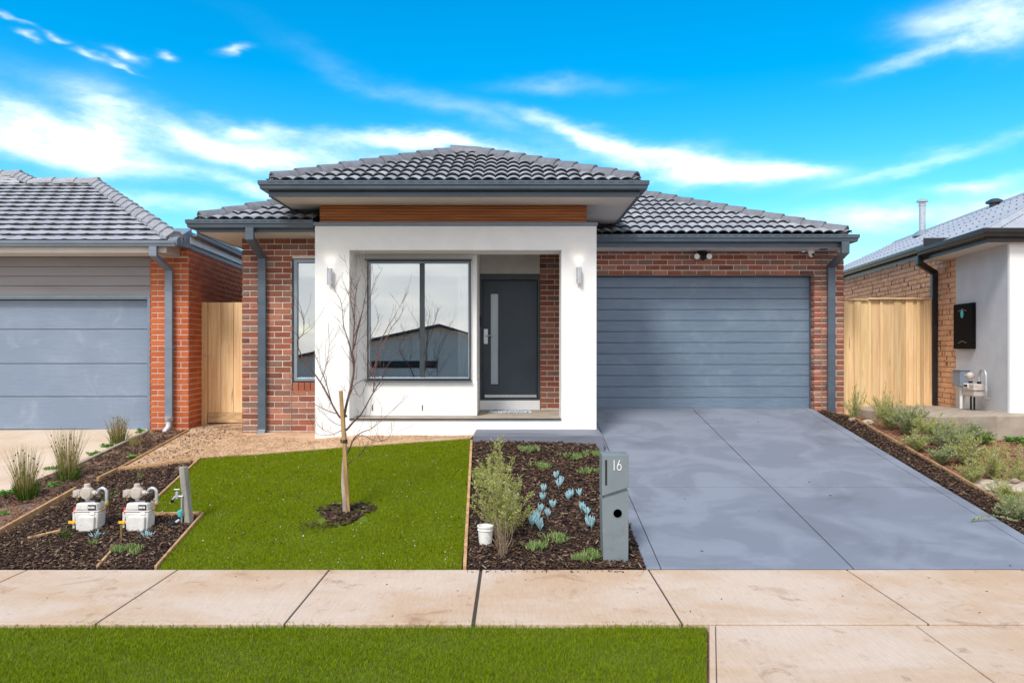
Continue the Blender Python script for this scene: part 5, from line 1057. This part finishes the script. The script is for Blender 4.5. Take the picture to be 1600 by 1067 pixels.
# ================================================================ gas meters
def gas_meter(px, py, label):
    b = GP(px, py); x, y, z = b; t = thing('gas_meter', b, label, 'gas meter'); V_ = lambda a, b_, c: (x + a, y + b_, z + c)
    mb = MB(); mb.prism([(x - .085, z + .0), (x + .085, z + .0), (x + .105, z + .03), (x + .118, z + .20), (x - .118, z + .20), (x - .105, z + .03)], 'Y', y - .07, y + .08); mb.build('casing', M['plastic_g'], t, bev=.014)
    mb = MB(); mb.prism([(x - .06, z + .012), (x + .07, z + .012), (x + .085, z + .04), (x + .09, z + .16), (x - .07, z + .16), (x - .07, z + .04)], 'Y', y - .095, y - .068); mb.build('front_cover', M['plastic_g'], t, bev=.01)
    mb = MB(); mb.box(x - .122, x + .122, y - .075, y + .085, z + .202, z + .214); mb.build('seam_flange', M['plastic_g'], t, bev=.003)
    mb = MB(); mb.prism([(x - .112, z + .215), (x + .112, z + .215), (x + .10, z + .285), (x - .10, z + .285)], 'Y', y - .07, y + .08); up_ = mb.build('upper_casing', M['plastic_g'], t, bev=.014)
    mb = MB(); mb.box(x + .02, x + .095, y - .078, y - .070, z + .222, z + .272); dd = mb.build('index_window', M['plastic_b'], t, bev=.002)
    mb = MB(); [mb.box(x + .026 + k * .013, x + .034 + k * .013, y - .0795, y - .0782, z + .235, z + .258) for k in range(5)]; mb.build('index_digits', M['white'], dd)
    mb = MB(); mb.box(x + .04, x + .085, y - .0785, y - .0765, z + .176, z + .202); mb.build('paper_tag', M['white'], t)
    for s in (-.075, .075): mb = MB(); mb.lathe(V_(s, 0, .285), [(.026, 0), (.026, .03), (.02, .035)], 12); mb.build('union_nut', M['plastic_b'], t, smooth=40)
    mb = MB(); mb.lathe(V_(-.03, 0, .375), [(.012, -.045), (.05, -.04), (.062, -.02), (.062, .02), (.05, .04), (.02, .045)], 18, 'Y'); mb.lathe(V_(-.03, 0, .41), [(.03, 0), (.028, .05), (.022, .055)], 14); mb.tube([V_(-.03, 0, .375), V_(.06, 0, .375)], .024, 10); mb.tube([V_(-.03, 0, .375), V_(-.03, 0, .30)], .02, 8); mb.build('regulator', M['meter_top'], t, smooth=40)
    mb = MB(); mb.box(x - .155, x - .085, y - .035, y + .035, z + .335, z + .405); mb.lathe(V_(-.12, -.035, .37), [(.022, -.01), (.022, .0)], 14, 'Y'); mb.build('inlet_block', M['meter_top'], t, bev=.01)
    mb = MB(); mb.tube([V_(-.12, 0, .335), V_(-.122, 0, .30)], .014, 8); mb.build('brass_union', M['brass'], t, smooth=40)
    mb = MB(); mb.tube([V_(-.122, 0, .30), V_(-.13, -.01, .10), V_(-.13, -.01, -.05)], .016, 8); mb.build('riser_pipe', M['plastic_b'], t, smooth=40)
    mb = MB(); mb.box(x - .165, x - .13, y - .02, y + .01, z + .01, z + .19); mb.build('pipe_cover', M['plastic_g'], t, bev=.006)
    mb = MB(); mb.box(x - .148, x - .116, y - .03, y - .012, z + .18, z + .235); mb.build('warning_tape', M['red'], t)
    mb = MB(); mb.box(x - .195, x - .09, y - .04, y - .028, z + .078, z + .104); mb.lathe(V_(-.143, -.035, .091), [(.016, -.012), (.016, .012)], 10, 'Y'); mb.build('valve_handle', M['yellow'], t, bev=.003)
    arc = [V_(.088 + .052 * 0, 0, .375)] + [V_(.075 + .045 + .042 * math.cos(a), 0, .375 + .045 * math.sin(a)) for a in [math.pi - math.pi * k / 9 for k in range(10)]]
    mb = MB(); mb.tube([V_(.06, 0, .375)] + arc[1:] + [V_(.162, 0, .27)], .016, 10); mb.build('loop_pipe', M['galv'], t, smooth=50)
    mb = MB(); mb.lathe(V_(.162, 0, .255), [(.024, 0), (.026, .02), (.02, .035)], 12); mb.tube([V_(.162, 0, .25), V_(.155, 0, .22), V_(.11, 0, .21)], .014, 8); mb.build('elbow', M['brass'], t, smooth=40)
    return t
gas_meter(141, 829, 'left white gas meter with yellow valve handle standing in the mulch'); gas_meter(219, 829, 'white gas meter with yellow valve handle nearer the leaning post')
for px, py, h, lab in ((189.5, 848, .17, 'thin rusty pipe stub under the right gas meter'), (106, 842, .0, '')):
    if h: b = GP(px, py); mb = MB(); mb.tube([b - Vector((0, 0, .05)), b + Vector((0, 0, h))], .010, 8); tag(mb.build('pipe_stub', M['brass'], smooth=40), lab, 'pipe')
# leaning post with tap
pb = P(296, 822, 7.38); pt = P(286.5, 729, 7.40); mb = MB(); d = pt - pb + Vector((0, 0, 0)); pb2 = pb - d.normalized() * .15; ex = Vector((.062, -.02, 0)); ey = Vector((.016, .062, 0)); mb.obox(pb2 - ex / 2 - ey / 2, ex, ey, pt - pb2)
tag(mb.build('timber_post', M['post'], bev=.004), 'leaning grey weathered timber post carrying the garden tap', 'post')
tb = P(283, 775, 7.36); tt = thing('garden_tap', tb, 'metal garden tap fixed to the leaning grey post', 'tap')
mb = MB(); mb.tube([tb + Vector((.02, 0, 0)), tb + Vector((-.05, -.02, -.0)), tb + Vector((-.075, -.02, -.03))], .012, 8); mb.lathe(tb + Vector((-.035, -.015, 0)), [(.016, -.02), (.018, .01), (.012, .05)], 12); mb.build('tap_body', M['galv'], tt, smooth=40)
mb = MB(); c = tb + Vector((-.035, -.015, .07)); mb.tube([c - Vector((.028, 0, 0)), c + Vector((.028, 0, 0))], .007, 8); mb.tube([c - Vector((0, 0, .03)), c], .006, 8); mb.build('tap_handle', M['alu'], tt, smooth=40)
mb = MB(); c = tb + Vector((-.078, -.02, -.045)); mb.lathe(c, [(.014, -.015), (.016, .0), (.014, .018)], 12); mb.build('hose_fitting', M['plastic_b'], tt, smooth=40)
mb = MB(); mb.tube([tb + Vector((.01, -.01, 0)), tb + Vector((.01, -.012, -.16)), tb + Vector((.008, -.012, -.32))], .009, 8); mb.build('supply_pipe', M['galv'], tt, smooth=40)
mb = MB(); c = tb + Vector((.0, -.02, -.17)); mb.lathe(c, [(.02, -.03), (.024, -.01), (.024, .03), (.018, .035)], 14); mb.build('vacuum_breaker', M['teal'], tt, smooth=40)
wm = GP(264, 838); W3 = thing('water_meter', wm, 'black water meter with brass pipe low beside the leaning post', 'water meter')
a = P(280, 812, 7.33); b = P(251, 832, 7.20); ax = (b - a)
mb = MB(); mb.tube([a, a + ax * .25], .014, 10); mb.build('inlet_pipe', M['galv'], W3, smooth=40)
mb = MB(); mb.tube([a + ax * .22, a + ax * .26, a + ax * .6, a + ax * .64], [.026, .036, .036, .024], 14); mb.tube([a + ax * .3, a + ax * .32], .041, 14); mb.tube([a + ax * .52, a + ax * .54], .041, 14); mb.build('meter_body', M['plastic_b'], W3, smooth=40)
mb = MB(); c = a + ax * .45 + Vector((.02, -.02, -.05)); mb.box(c.x - .02, c.x + .05, c.y - .02, c.y + .03, c.z - .04, c.z + .03); mb.build('meter_flap', M['plastic_b'], W3, bev=.005)
mb = MB(); mb.tube([a + ax * .6, b, b + Vector((-.01, -.0, -.03))], .018, 10); mb.tube([b, Vector((b.x - .01, b.y, b.z - .16))], [.02, .014], 10); mb.build('brass_elbow', M['brass'], W3, smooth=40)
# ---- neighbour's gas meter and grey box on the side wall
def onwall(d, off, z): p = Nc - dn * d - inr * (off + .012); return Vector((p.x, p.y, z))
gb = onwall(.55, .14, 1.03); t = thing('gas_meter', gb, 'beige gas meter with curved pipe on the grey neighbour wall', 'gas meter')
def Q(a, b_, c): return Vector(gb) + dn * a + inr * b_ + Vector((0, 0, c))
mb = MB(); mb.obox(Q(-.20, -.12, .20), dn * .34, inr * .18, (0, 0, .19)); mb.build('casing', M['meter_top'], t, bev=.02)
mb = MB(); mb.obox(Q(-.22, -.13, .30), dn * .38, inr * .20, (0, 0, .012)); mb.build('seam_flange', M['meter_top'], t, bev=.004)
mb = MB(); mb.obox(Q(-.16, -.128, .325), dn * .14, inr * .01, (0, 0, .06)); dd = mb.build('index_window', M['white'], t, bev=.003); mb = MB(); mb.obox(Q(-.145, -.131, .34), dn * .11, inr * .003, (0, 0, .03)); mb.build('index_digits', M['dark'], dd)
for s in (-.15, .10): mb = MB(); mb.lathe(Q(s, -.03, .39), [(.026, 0), (.028, .02), (.02, .035)], 12); mb.build('union_nut', M['plastic_b'], t, smooth=40)
mb = MB(); mb.lathe(Q(-.16, -.03, .50), [(.03, -.05), (.055, -.02), (.055, .02), (.03, .05)], 16); mb.tube([Q(-.16, -.03, .42), Q(-.16, -.03, .52)], .02, 8); mb.tube([Q(-.16, -.03, .50), Q(-.30, -.03, .50)], .022, 8); mb.build('regulator', M['meter_top'], t, smooth=40)
arc = [Q(.10, -.03, .42), Q(.10, -.03, .48)] + [Q(.20 - .10 * math.cos(a), -.03, .50 + .10 * math.sin(a)) for a in [math.pi * k / 10 for k in range(11)]] + [Q(.30, -.03, .30), Q(.30, -.03, .22), Q(.26, -.03, .18), Q(.2, .06, .18)]
mb = MB(); mb.tube(arc, .018, 10); mb.build('loop_pipe', M['galv'], t, smooth=50)
for s in (-.14, -.04): mb = MB(); mb.tube([Q(s, -.03, .2), Q(s, -.03, .0)], .013, 8); mb.build('support_leg', M['plastic_b'], t)
eb = onwall(1.22, .06, 1.45); t = thing('junction_box', eb, 'pale blue-grey box with white conduit on the grey neighbour wall', 'junction box')
def Q2(a, b_, c): return Vector(eb) + dn * a + inr * b_ + Vector((0, 0, c))
mb = MB(); mb.obox(Q2(-.13, -.08, -.10), dn * .26, inr * .14, (0, 0, .24)); mb.build('box', M['metal_l'], t, bev=.01); mb = MB(); mb.obox(Q2(-.14, -.09, .14), dn * .28, inr * .16, (0, 0, .015)); mb.build('lid', M['metal_l'], t, bev=.004)
mb = MB(); mb.tube([Q2(-.02, -.0, -.1), Q2(-.02, 0, -.48)], .022, 10); mb.build('conduit', M['white'], t, smooth=40)

# ================================================================ plants
RP = random.Random(33)
def leafq(mb, p, d, l, w_, nrm=None):
    d = d.normalized(); s = d.cross(Vector((RP.uniform(-1, 1), RP.uniform(-1, 1), RP.uniform(-.2, 1)))).normalized() * (w_ / 2)
    mb.add([p, p + d * l * .45 - s, p + d * l, p + d * l * .45 + s], [(0, 1, 2, 3)])
def shrub(base, h, w_, n, leafm, label, leaf=.022, lw=.006, dens=1.0, stem='drystem', flowers=0, name='shrub', cat='shrub', bare=.12, lean=(0, 0), spike=0, twigl=.10):
    base = Vector(base); t = thing(name, base, label, cat); st = MB(); lf = MB(); fl = MB()
    for i in range(n):
        a = RP.uniform(0, 6.283); rr = w_ * math.sqrt(RP.random()); hh = h * RP.uniform(.45, 1.) * (1 - .45 * (rr / w_) ** 2)
        if i < spike: rr *= .25; hh = h
        top = base + Vector((rr * math.cos(a) + lean[0], rr * math.sin(a) + lean[1], hh)); mid = base + Vector((rr * .45 * math.cos(a), rr * .45 * math.sin(a), hh * .5)); b0 = base + Vector((RP.uniform(-.03, .03), RP.uniform(-.03, .03), -.02))
        path = smooth([b0, mid, top], 5, .006); m = len(path); st.tube(path, [.0035 * (1 - .75 * k / (m - 1)) for k in range(m)], 4, False)
        for k in range(1, m):
            fr = k / (m - 1)
            if fr < bare: continue
            d = (path[k] - path[k - 1])
            for _ in range(int(3 * dens + RP.random())):
                tw = (d.normalized() * .6 + Vector((RP.uniform(-1, 1), RP.uniform(-1, 1), RP.uniform(0, .8)))).normalized(); L_ = RP.uniform(.3, 1) * twigl * (1.25 - fr * .6); p0 = path[k - 1] + d * RP.random(); p1 = p0 + tw * L_
                st.tube([p0, p1], [.0014, .0006], 3, False)
                for q in range(int(4 + L_ * 70)):
                    s = RP.random(); v = (tw * .7 + Vector((RP.uniform(-1, 1), RP.uniform(-1, 1), RP.uniform(-.3, 1)))).normalized(); leafq(lf, p0 + tw * L_ * s, v, leaf * RP.uniform(.6, 1.2), lw)
                if RP.random() < flowers:
                    for q in range(5): v = Vector((math.cos(q * 1.257), math.sin(q * 1.257), .4)); leafq(fl, p1, v, .012, .009)
    st.build('stems', M[stem], t); lf.build('foliage', M[leafm], t)
    if fl.v: fl.build('flowers', M['flower'], t, kind='stuff')
    return t
b = GP(783, 852); shrub(b + Vector((0, .10, 0)), 1.0, .30, 38, 'shrubleaf', 'tall wispy grey-green shrub beside the bucket in front of the step', dens=2.3, bare=.33, spike=0, flowers=.05)
sp_ = MB(); b2 = GP(776, 800)
shrub(GP(764, 770), .42, .20, 20, 'shrubleaf', 'low spreading grey-green shrub against the lawn edging', dens=2.0, bare=.05)
shrub(GP(783, 740), .60, .07, 4, 'shrubleaf', 'thin upright twiggy plant rising in front of the step', dens=.9, bare=.1, lean=(-.05, 0))
b = GP(786, 872); dry = thing('dead_plant', b, 'dry leafless brown stems at the foot of the tall shrub', 'plant'); mb = MB()
for i in range(42):
    a = RP.uniform(0, 6.283); r = RP.uniform(.02, .16); h = RP.uniform(.12, .42); mb.tube(smooth([b + Vector((RP.uniform(-.04, .04), RP.uniform(-.04, .04), 0)), b + Vector((r * .5 * math.cos(a), r * .5 * math.sin(a), h * .5)), b + Vector((r * math.cos(a) - .03, r * math.sin(a), h))], 3, .01), .0016, 3, False)
mb.build('stems', M['drystem'], dry)
def blue(spots, label, h=.078):
    b = GP(*spots[0]); t = thing('succulent', b, label, 'succulent', 'blue chalk succulents in the mulch bed'); 
    for (px, py) in spots:
        c = GP(px, py); mb = MB()
        for i in range(17):
            a = RP.uniform(0, 6.283); e = .10 + .55 * (i / 17) * RP.uniform(.7, 1.1); l = h * RP.uniform(.7, 1.1) * (1.08 - e * .4); d = Vector((math.cos(a) * math.sin(e), math.sin(a) * math.sin(e), math.cos(e))); p = c + Vector((math.cos(a), math.sin(a), 0)) * .007 + Vector((0, 0, .03))
            mb.tube([p, p + d * l * .35, p + d * l * .75 + Vector((0, 0, l * .05)), p + d * l + Vector((0, 0, l * .14))], [.0035, .0068, .006, .0012], 6)
        mb.tube([c, c + Vector((0, 0, .035))], .006, 5); mb.build('leaf_cluster', M['blueleaf'], t, smooth=70)
blue([(869, 751), (877, 759), (873, 764)], 'blue finger-leaved succulent nearest the step, the topmost blue one'); blue([(849, 772), (848, 785)], 'two stacked blue succulent tufts between shrub and topmost blue one')
blue([(893, 780), (888, 784)], 'small blue succulent left of the pair halfway to the letterbox'); blue([(906, 778)], 'single blue succulent tuft just left of the letterbox front at mid height')
blue([(909, 801), (917, 808)], 'blue succulent pair close to the round hole of the letterbox'); blue([(864, 797)], 'tall blue succulent tuft in the centre of the bed')
blue([(845, 803)], 'small blue succulent tuft between the shrub and the centre tuft'); blue([(856, 811)], 'small blue succulent tuft below the centre tuft')
blue([(831, 825), (839, 818), (844, 831)], 'largest blue succulent cluster right of the white bucket', .1); blue([(924, 828), (919, 826)], 'blue succulent tuft against the foot of the letterbox', .1)
def fleshy(px, py, r, n, label, leafm='fleshy', h=.07, name='succulent'):
    c0 = GP(px, py); t = thing(name, c0, label, 'succulent'); mb = MB()
    for i in range(int(n * 1.5)):
        a = RP.uniform(0, 6.283); q = 1.2 * r * math.sqrt(RP.random()); c = c0 + Vector((math.cos(a) * q, math.sin(a) * q * .8, .01 + .02 * (1 - q / r)))
        for k in range(9):
            e = RP.uniform(.1, .95); a2 = RP.uniform(0, 6.283); l = h * RP.uniform(.6, 1.1); d = Vector((math.cos(a2) * math.sin(e), math.sin(a2) * math.sin(e), math.cos(e)))
            mb.tube([c, c + d * l * .5, c + d * l + Vector((0, 0, l * .15))], [.004, .0062, .001], 4)
    mb.build('foliage', M[leafm], t, smooth=60)
    mb = MB()
    for i in range(5): a = RP.uniform(0, 6.283); mb.tube([c0, c0 + Vector((math.cos(a) * r, math.sin(a) * r * .7, .015))], .004, 4)
    mb.build('runners', M['drystem'], t)
for a in ((826, 706, .12, 12, 'green fleshy groundcover right of the tall shrub near the step'), (842, 733, .11, 11, 'green fleshy groundcover below the one beside the shrub'), (889, 718, .13, 13, 'wide green fleshy groundcover in the middle in front of the step'),
          (926, 714, .12, 12, 'green fleshy groundcover by the right end of the step'), (921, 742, .10, 11, 'green fleshy groundcover left of the top of the letterbox'), (836, 860, .09, 10, 'green fleshy groundcover in the front left of the bed'),
          (868, 847, .11, 12, 'green fleshy groundcover arm rising towards the blue tufts'), (909, 880, .07, 9, 'green fleshy groundcover touching the footpath'), (926, 872, .09, 9, 'green fleshy groundcover at the foot of the letterbox'),
          (199, 866, .11, 16, 'grey-green fleshy groundcover below the right gas meter')): fleshy(*a)
fleshy(151, 842, .03, 2, 'tiny blue succulent in front of the left gas meter', 'blueleaf'); fleshy(230, 842, .03, 2, 'tiny blue succulent in front of the right gas meter', 'blueleaf'); fleshy(143, 856, .025, 2, 'tiny green succulent between the gas meters near the path')
def rush(px, py, h, n, label, r=.07, m='rush', lean=.17, dark=0, heads=True):
    c0 = GP(px, py); t = thing('rush_clump', c0, label, 'grass clump'); mb = MB(); hd = MB()
    for i in range(n):
        a = RP.uniform(0, 6.283); q = r * math.sqrt(RP.random()); b = c0 + Vector((math.cos(a) * q, math.sin(a) * q, -.01)); l = h * RP.uniform(.5, 1.05); e = RP.uniform(0, lean) * (.4 + q / r); d = Vector((math.cos(a) * e, math.sin(a) * e, 1))
        p = smooth([b, b + d * l * .5, b + d * l + Vector((math.cos(a) * e * l * .5, math.sin(a) * e * l * .5, -e * l * .3))], 3); mb.tube(p, [.0028 * (1 - .7 * k / (len(p) - 1)) for k in range(len(p))], 3, False)
        if heads and RP.random() < .12: q_ = p[-2]; hd.lathe(q_, [(.002, -.012), (.008, -.004), (.008, .006), (.002, .012)], 6)
    mb.build('blades', M[m], t)
    if hd.v: hd.build('seed_heads', M['twig'], t, kind='stuff')
    if dark:
        mb = MB()
        for i in range(dark): a = RP.uniform(0, 6.283); q = r * 1.2 * math.sqrt(RP.random()); b = c0 + Vector((math.cos(a) * q + .02, math.sin(a) * q - .02, -.01)); l = .22 * RP.uniform(.6, 1.1); mb.tube([b, b + Vector((math.cos(a) * .03, math.sin(a) * .03, l * .6)), b + Vector((math.cos(a) * .08, math.sin(a) * .08, l))], [.003, .0026, .0008], 3, False)
        mb.build('young_blades', M['rushdark'], t)
rush(40, 780, .62, 190, 'straw-coloured rush clump nearest the street on the left strip', .08, dark=150); rush(106, 750, .66, 210, 'tallest straw-green rush clump in the middle of the left strip', .09, dark=90)
rush(184, 693, .44, 160, 'rush clump by the neighbour garage door end of the left strip', .09, dark=60); rush(211, 698, .22, 60, 'small brownish grass tuft near the neighbour downpipe', .07, heads=False)
rush(103, 846, .16, 40, 'small grassy tuft left of the left gas meter', .03, 'rushdark', heads=False); rush(165, 795, .18, 60, 'small green grass tuft between the two gas meters', .04, 'rushdark', heads=False)
def weed(px, py, r, n, label, leafm='weed', ll=.06, lw=.028, h=.05, name='weed', stem=0.):
    c0 = GP(px, py); t = thing(name, c0, label, 'weed'); mb = MB(); st = MB()
    for i in range(n):
        a = RP.uniform(0, 6.283); q = r * math.sqrt(RP.random()); c = c0 + Vector((math.cos(a) * q, math.sin(a) * q * .7, 0)); z = RP.uniform(.2, 1) * (h + stem * (1 - q / r)); tp = c + Vector((0, 0, z)); st.tube([c, tp], .0015, 3, False)
        for k in range(5): a2 = RP.uniform(0, 6.283); d = Vector((math.cos(a2), math.sin(a2), RP.uniform(-.1, .6))).normalized(); leafq(mb, tp, d, ll * RP.uniform(.6, 1.1), lw * RP.uniform(.7, 1.1))
    mb.build('leaves', M[leafm], t); st.build('stems', M[leafm], t)
for a in ((12, 775, .14, 26, 'leafy green weed patch at the left picture edge by the driveway'), (80, 735, .10, 14, 'small green weed left of the tallest rush clump'), (150, 712, .12, 18, 'green weed patch behind the tallest rush clump'), (168, 700, .10, 16, 'green weed patch at the foot of the far rush clump'), (222, 676, .10, 12, 'green weeds under the neighbour garage door corner'),
          (85, 762, .10, 12, 'pale weed right of the nearest rush clump'), (8, 805, .06, 8, 'small weed on bare soil at the left edge'), (125, 772, .05, 6, 'tiny grey-green weed by the short edging piece'), (208, 717, .05, 7, 'tiny grey weed beside the thin edging')): weed(*a)
weed(220, 748, .03, 5, 'bright yellow-green seedling in the mulch behind the gas meters', ll=.05); weed(177, 775, .03, 3, 'yellowish seedling left of the right gas meter', ll=.04)
for px, py, r, lab in ((1492, 667, .16, 'bright green rosette weed at the left end of the concrete slab edge'), (1535, 665, .13, 'bright green rosette weed at the middle of the slab edge'), (1510, 668, .12, 'low weeds between the two rosettes'), (1590, 690, .12, 'low green weed in the red soil at the right edge'), (1537, 690, .10, 'sparse grey-green weed on the red soil')):
    weed(px, py, r, 24, lab, ll=.10, lw=.028, h=.04)
weed(1580, 668, .24, 34, 'large round-leaved green plant beside the slab at the right edge', ll=.10, lw=.085, h=.06, stem=.24)
RB = [(1335, 655, .42, .20, 12, 'shrubleaf', 'sparse twiggy plant against the pine fence by the brick pier', .6), (1378, 652, .45, .20, 10, 'shrubleaf', 'thin twiggy plant in front of the pine fence middle', .6), (1392, 668, .34, .22, 20, 'shrubleaf', 'bushy grey-green shrub at the head of the right strip', 1.), (1420, 676, .36, .24, 24, 'shrubleaf2', 'dense green shrub before the concrete slab corner', 1.1),
      (1455, 690, .32, .26, 26, 'shrubleaf', 'yellow-green shrub in the middle of the right strip', 1.1), (1488, 704, .34, .26, 28, 'shrubleaf2', 'bluish green shrub with pale flowers beside the bare soil', 1.15), (1512, 722, .26, .24, 20, 'shrubleaf', 'straggly grey shrub left of the cement lump', .9), (1552, 745, .38, .20, 12, 'shrubleaf', 'thin dry-looking shrub in front of the cement lump', .7), (1590, 762, .42, .22, 12, 'shrubleaf', 'wispy shrub cut by the right picture edge', .8),
      (1590, 812, .22, .22, 16, 'shrubleaf2', 'low shrub overhanging the driveway at the lower right', .9), (1432, 702, .20, .16, 12, 'shrubleaf', 'small straggly plant on the mulch left of the middle shrub', .8), (1470, 722, .18, .16, 12, 'shrubleaf2', 'small green plant on the mulch below the bluish shrub', .9), (1520, 752, .20, .16, 12, 'shrubleaf', 'small dry plant on the mulch left of the small cement piece', .7), (1572, 785, .24, .18, 12, 'shrubleaf', 'thin plant on the mulch below the cement spill', .7), (1520, 690, .20, .2, 14, 'weed', 'bright green grassy weed behind the bluish shrub', .9)]
for px, py, h, w_, n, lm, lab, dn_ in RB: shrub(GP(px, py), h * 1.3, w_ * 1.25, int(n * 1.5), lm, lab, dens=dn_ * 1.5, flowers=.10 if 'flower' in lab or 'strag' in lab else .02, bare=.06, leaf=.019, lw=.0055, twigl=.11)
# branch lying over the driveway edge
b = GP(1590, 822, .05); t = thing('fallen_sprig', b, 'small green sprig lying over the right driveway edge', 'sprig'); st = MB(); lf = MB(); e_ = GP(1518, 819, .04); pth = smooth([b, (b + e_) / 2 + Vector((0, .03, .04)), e_], 6, .006); st.tube(pth, .003, 4, False)
for k in range(1, len(pth)):
    for _ in range(9): p = pth[k - 1].lerp(pth[k], RP.random()); v = Vector((RP.uniform(-1, 1), RP.uniform(-1, 1), RP.uniform(-.1, .7))).normalized(); leafq(lf, p, v, .03, .011)
st.build('stem', M['drystem'], t); lf.build('leaves', M['shrubleaf2'], t)
# rocks and the cement lump
def rock(c, r, label, m='rock', seed=0, sq=(1, .8, .6), name='rock', cat='rock', sub=3):
    bm = bmesh.new(); bmesh.ops.create_icosphere(bm, subdivisions=sub, radius=r); from mathutils import noise as mn
    for v in bm.verts:
        n = v.co.normalized(); k = 1 + .38 * mn.noise(n * 1.7 + Vector((seed, 0, 0))) + .16 * mn.noise(n * 5 + Vector((seed, 2, 0))) + .07 * mn.noise(n * 13 + Vector((seed, 2, 0))); v.co = Vector((v.co.x * sq[0], v.co.y * sq[1], v.co.z * sq[2])) * k
    me = bpy.data.meshes.new(name); bm.to_mesh(me); bm.free(); me.materials.append(M[m]); me.shade_smooth(); return tag(link(name, me, c), label, cat)
rock(GP(1580, 768, -.02), .30, 'pale lumpy cement spill at the right edge behind the strip', 'lump', 3, (1.25, 1.1, .38), 'cement_lump', 'cement lump', 5)
rock(GP(1535, 752, -.01), .12, 'smaller pale cement piece left of the big spill', 'lump', 9, (1.2, 1, .35), 'cement_lump', 'cement lump', 4)
rock(GP(1333, 658, .0), .085, 'brown rock at the foot of the brick pier', 'rock', 5); rock(GP(1356, 660, .0), .075, 'pale rock beside the brown one under the fence', 'lump', 7); rock(GP(1586, 768, .12), .05, 'small dark stone on the cement spill', 'rock', 8)
for px, py, r, lab in ((240, 683, .045, 'white plastic lid by the neighbour pipe shoe'), (192, 743, .03, 'white scrap on the mulch near the edging board')): rock(GP(px, py, .01), r, lab, 'white', 2, (1, .7, .3), 'litter', 'litter', 2)
